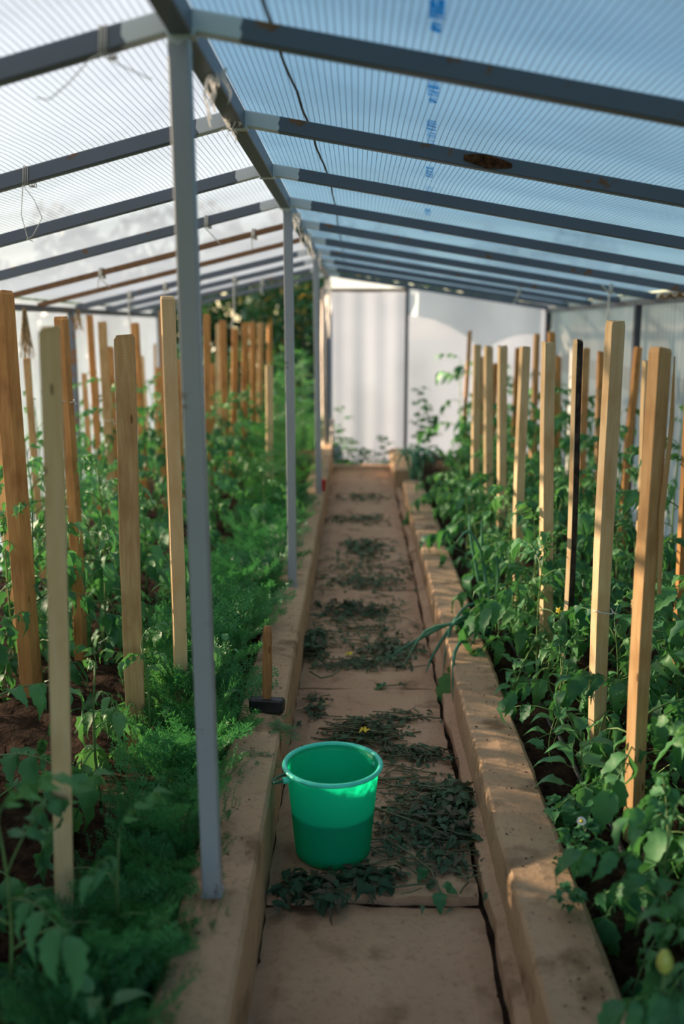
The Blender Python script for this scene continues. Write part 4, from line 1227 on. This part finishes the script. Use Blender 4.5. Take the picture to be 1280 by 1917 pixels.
hang(-1, 7, -1.00, [[(0, 0, -.16), (.0, 0, -.26), (-.03, 0, -.36)]], 'long bent white strip hanging before the trees', .007)
hang(-1, 8, -.86, [[(0, 0, -.06), (.02, 0, -.09)]], 'short white tag hanging on the ninth sunlit rafter', .006)
hang(-1, 8, -.62, [[(0, 0, -.05), (.01, 0, -.08)]], 'short white tag hanging near the third post', .005)
hang(1, 1, 1.03, [[(-.01, 0, -.02), (-.03, -.01, -.055), (-.05, -.01, -.085)], [(.0, 0, -.03), (-.012, 0, -.05)], [(.004, 0, .03), (-.01, 0, .09)]], 'frayed clear strip tied on the second shaded rafter', .003)
hang(1, 5, 1.60, [[(0, 0, -.12), (.0, 0, -.22)], [(-.05, 0, .05)]], 'white cord hanging beside the tallest pale stake', .006)
hang(1, 7, 1.30, [[(-.02, 0, -.05), (-.05, 0, -.09)]], 'small white scrap under the eighth shaded rafter', .004)
# torn film at the ridge
def tatter(x, y, z, w, ln, seed, label, mat='film_scrap'):
    qq = random.Random(seed); m = MB()
    for s_ in range(7):
        a = qq.uniform(-.5, .5); l_ = ln * qq.uniform(.45, 1); ww = w * qq.uniform(.12, .3); ox, oy = qq.uniform(-w / 2, w / 2), qq.uniform(-.03, .03)
        for k in range(7):
            t = k / 6
            cx = ox + a * .03 * t + .006 * math.sin(t * 7 + s_); zz = -l_ * t
            m.v += [(cx - ww * (1 - t * .8) / 2, oy + .01 * math.sin(t * 5 + s_), zz), (cx + ww * (1 - t * .8) / 2, oy + .012 * math.cos(t * 5 + s_), zz)]
            if k: b = len(m.v) - 4; m.f.append((b, b + 1, b + 3, b + 2)); m.mi.append(0)
    tag(m.obj('torn_film_scrap', M[mat], loc=(x, y, z)), label, 'film scrap')
tatter(-.316, 2.40, ridge_z(2.4) - .010, .05, .13, 1, 'torn film scrap dangling from the ridge behind the first post')
tatter(-.345, 2.86, ridge_z(2.86) - .018, .04, .07, 2, 'crumpled film scrap on the ridge at the second rafter')
tatter(-.300, 4.95, ridge_z(4.95) - .015, .07, .11, 3, 'ragged film scrap on the ridge behind the second post')
tatter(-.295, 5.9, ridge_z(5.9) - .015, .06, .14, 4, 'ragged film scrap farther along the ridge')
tatter(-.285, 7.0, ridge_z(7.0) - .015, .06, .14, 5, 'ragged film scrap on the ridge above the third post')
# straw wisps hanging by the white wall
m = MB(); qq = random.Random(4)
for k in range(40):
    a, b = qq.uniform(-.02, .02), qq.uniform(-.02, .02); l_ = qq.uniform(.18, .30)
    m.tube([(a * .4, b * .4, 0), (a, b, -l_ * .5), (a * 1.2 + qq.uniform(-.02, .02), b * 1.2, -l_)], .0025, 3)
tag(m.obj('straw_bundle', M['straw'], loc=(-1.88, 5.72, 1.57)), 'dried straw bundle hanging before the white wall', 'straw')
m = MB()
for k in range(22):
    a, b = qq.uniform(-.02, .02), qq.uniform(-.02, .02); l_ = qq.uniform(.06, .16)
    m.tube([(a * .4, b * .4, 0), (a, b, -l_ * .5), (a * 1.2 + qq.uniform(-.02, .02), b * 1.2, -l_)], .0025, 3)
tag(m.obj('straw_wisp', M['straw'], loc=(-1.98, 7.18, 1.57)), 'small straw wisp at the wall post', 'straw')
# pale pipe standing by the end post with its bent foot
tag(MB().tube([(-.335, 10.05, 1.78), (-.34, 10.05, 1.2), (-.335, 10.05, .6), (-.33, 10.04, .22), (-.31, 10.0, .17), (-.27, 9.96, .17), (-.245, 9.95, .24), (-.24, 9.95, .5)], .017, 10).obj('bent_pipe', M['pipe'], smooth=True), 'pale pipe with bent foot standing at the end post', 'pipe')
tatter(-.29, 10.06, 1.86, .08, .6, 9, 'long bunched film hanging down the end post')

# ------------------------------------------------------------------ beyond the open gable: shrubs and trees, lawn tufts
def leaf_cloud(n_, cx, cz, rx, rz, size, seed, warm=.0, ry=None):
    g = np.random.default_rng(seed)
    u = g.normal(size=(n_, 3)); u /= np.linalg.norm(u, axis=1)[:, None]
    rad = g.uniform(.25, 1, n_) ** .5
    c = u * rad[:, None] * np.array([rx, ry or rx, rz]) * (1 + .25 * np.sin(u[:, :1] * 7 + u[:, 2:] * 5))
    c[:, 2] += cz
    a = g.normal(size=(n_, 3)); a /= np.linalg.norm(a, axis=1)[:, None]
    b = np.cross(a, g.normal(size=(n_, 3))); b /= np.linalg.norm(b, axis=1)[:, None]
    s_ = size * g.uniform(.6, 1.3, (n_, 1))
    v = np.stack([c - a * s_, c + b * s_ * .45, c + a * s_, c - b * s_ * .45], 1).reshape(-1, 3)
    f_ = np.arange(n_ * 4).reshape(-1, 4)
    m = MB(); m.v = v.tolist(); m.f = [tuple(r_) for r_ in f_.tolist()]; m.mi = (g.uniform(size=n_) < warm).astype(int).tolist()
    return m
def tree(x, y, tr_h, rx, rz, n_, label, seed, size=.07, warm=.0):
    p = empty('tree', (x, y, -.06)); tag(p, label, 'tree', 'trees beyond the open gable')
    m = MB().tube([(0, 0, 0), (.05, 0, tr_h * .5), (0, .05, tr_h + rz * .4)], [.12, .09, .04], 7)
    for k in range(4):
        a = k * 1.6 + seed
        m.tube([(0, .03, tr_h * .8), (rx * .3 * math.cos(a), rx * .3 * math.sin(a), tr_h + rz * .3), (rx * .6 * math.cos(a), rx * .6 * math.sin(a), tr_h + rz * .8)], [.05, .035, .01], 5)
    m.obj('trunk', M['trunk'], p, True)
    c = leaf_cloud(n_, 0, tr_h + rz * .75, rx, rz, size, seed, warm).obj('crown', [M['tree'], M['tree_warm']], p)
    tag(c, kind='stuff')
tree(-3.8, 15.5, .5, 1.7, 1.45, 5200, 'dense dark tree seen past the first grey post', 1, .09)
tree(-1.7, 17.0, .5, 1.5, 1.55, 5200, 'dark tree seen between the first two grey posts', 2, .09, .01)
tree(-.7, 14.4, .5, .9, 1.35, 3400, 'tree with leaves coloured orange for sunlight seen left of the third post', 3, .07, .10)
tree(-5.6, 18.0, .4, 2.2, 1.1, 5200, 'broad tree farthest toward the white wall', 4, .10)
tree(-.2, 20.5, .5, 1.6, 1.5, 4800, 'tall tree behind the doorway film', 5, .10, .04)
tree(3.2, 19.0, .5, 1.8, 1.4, 4800, 'broad tree behind the end wall', 6, .10)
def shrub(x, y, r_, h_, n_, label, seed):
    p = empty('shrub', (x, y, -.06)); tag(p, label, 'shrub', 'shrubs beyond the open gable')
    m = MB()
    for k in range(5):
        a = k * 1.26
        m.tube([(0, 0, 0), (r_ * .3 * math.cos(a), r_ * .3 * math.sin(a), h_ * .5), (r_ * .6 * math.cos(a), r_ * .6 * math.sin(a), h_ * .85)], [.02, .014, .005], 5)
    m.obj('stem', M['trunk'], p, True)
    tag(leaf_cloud(n_, 0, h_ * .5, r_, h_ * .55, .05, seed).obj('foliage', M['tree'], p), kind='stuff')
shrub(-2.2, 12.4, .75, 1.2, 1800, 'rounded shrub right outside the open gable behind the orange stakes', 21)
shrub(-1.2, 12.9, .7, 1.1, 1800, 'bright shrub outside the open gable behind the dill', 22)
shrub(-3.4, 12.8, .8, 1.3, 1800, 'shrub outside by the end of the white wall', 23)
# rough grass beyond the gable
g = np.random.default_rng(3); n_ = 9000
bx = np.stack([g.uniform(-4.5, .2, n_), g.uniform(10.5, 14.5, n_), np.full(n_, -.06)], 1)
ang = g.uniform(0, 6.28, n_); hh_ = g.uniform(.15, .5, n_)
dv = np.stack([np.cos(ang), np.sin(ang), np.zeros(n_)], 1)
v = np.stack([bx - dv * .008, bx + dv * .008, bx + np.stack([g.normal(size=n_) * .06, g.normal(size=n_) * .06, hh_], 1)], 1).reshape(-1, 3)
m = MB(); m.v = v.tolist(); m.f = [tuple(r_) for r_ in np.arange(n_ * 3).reshape(-1, 3).tolist()]; m.mi = [0] * n_
tag(m.obj('long_grass', M['grass']), 'long rough grass outside the open gable', 'grass', kind='stuff')
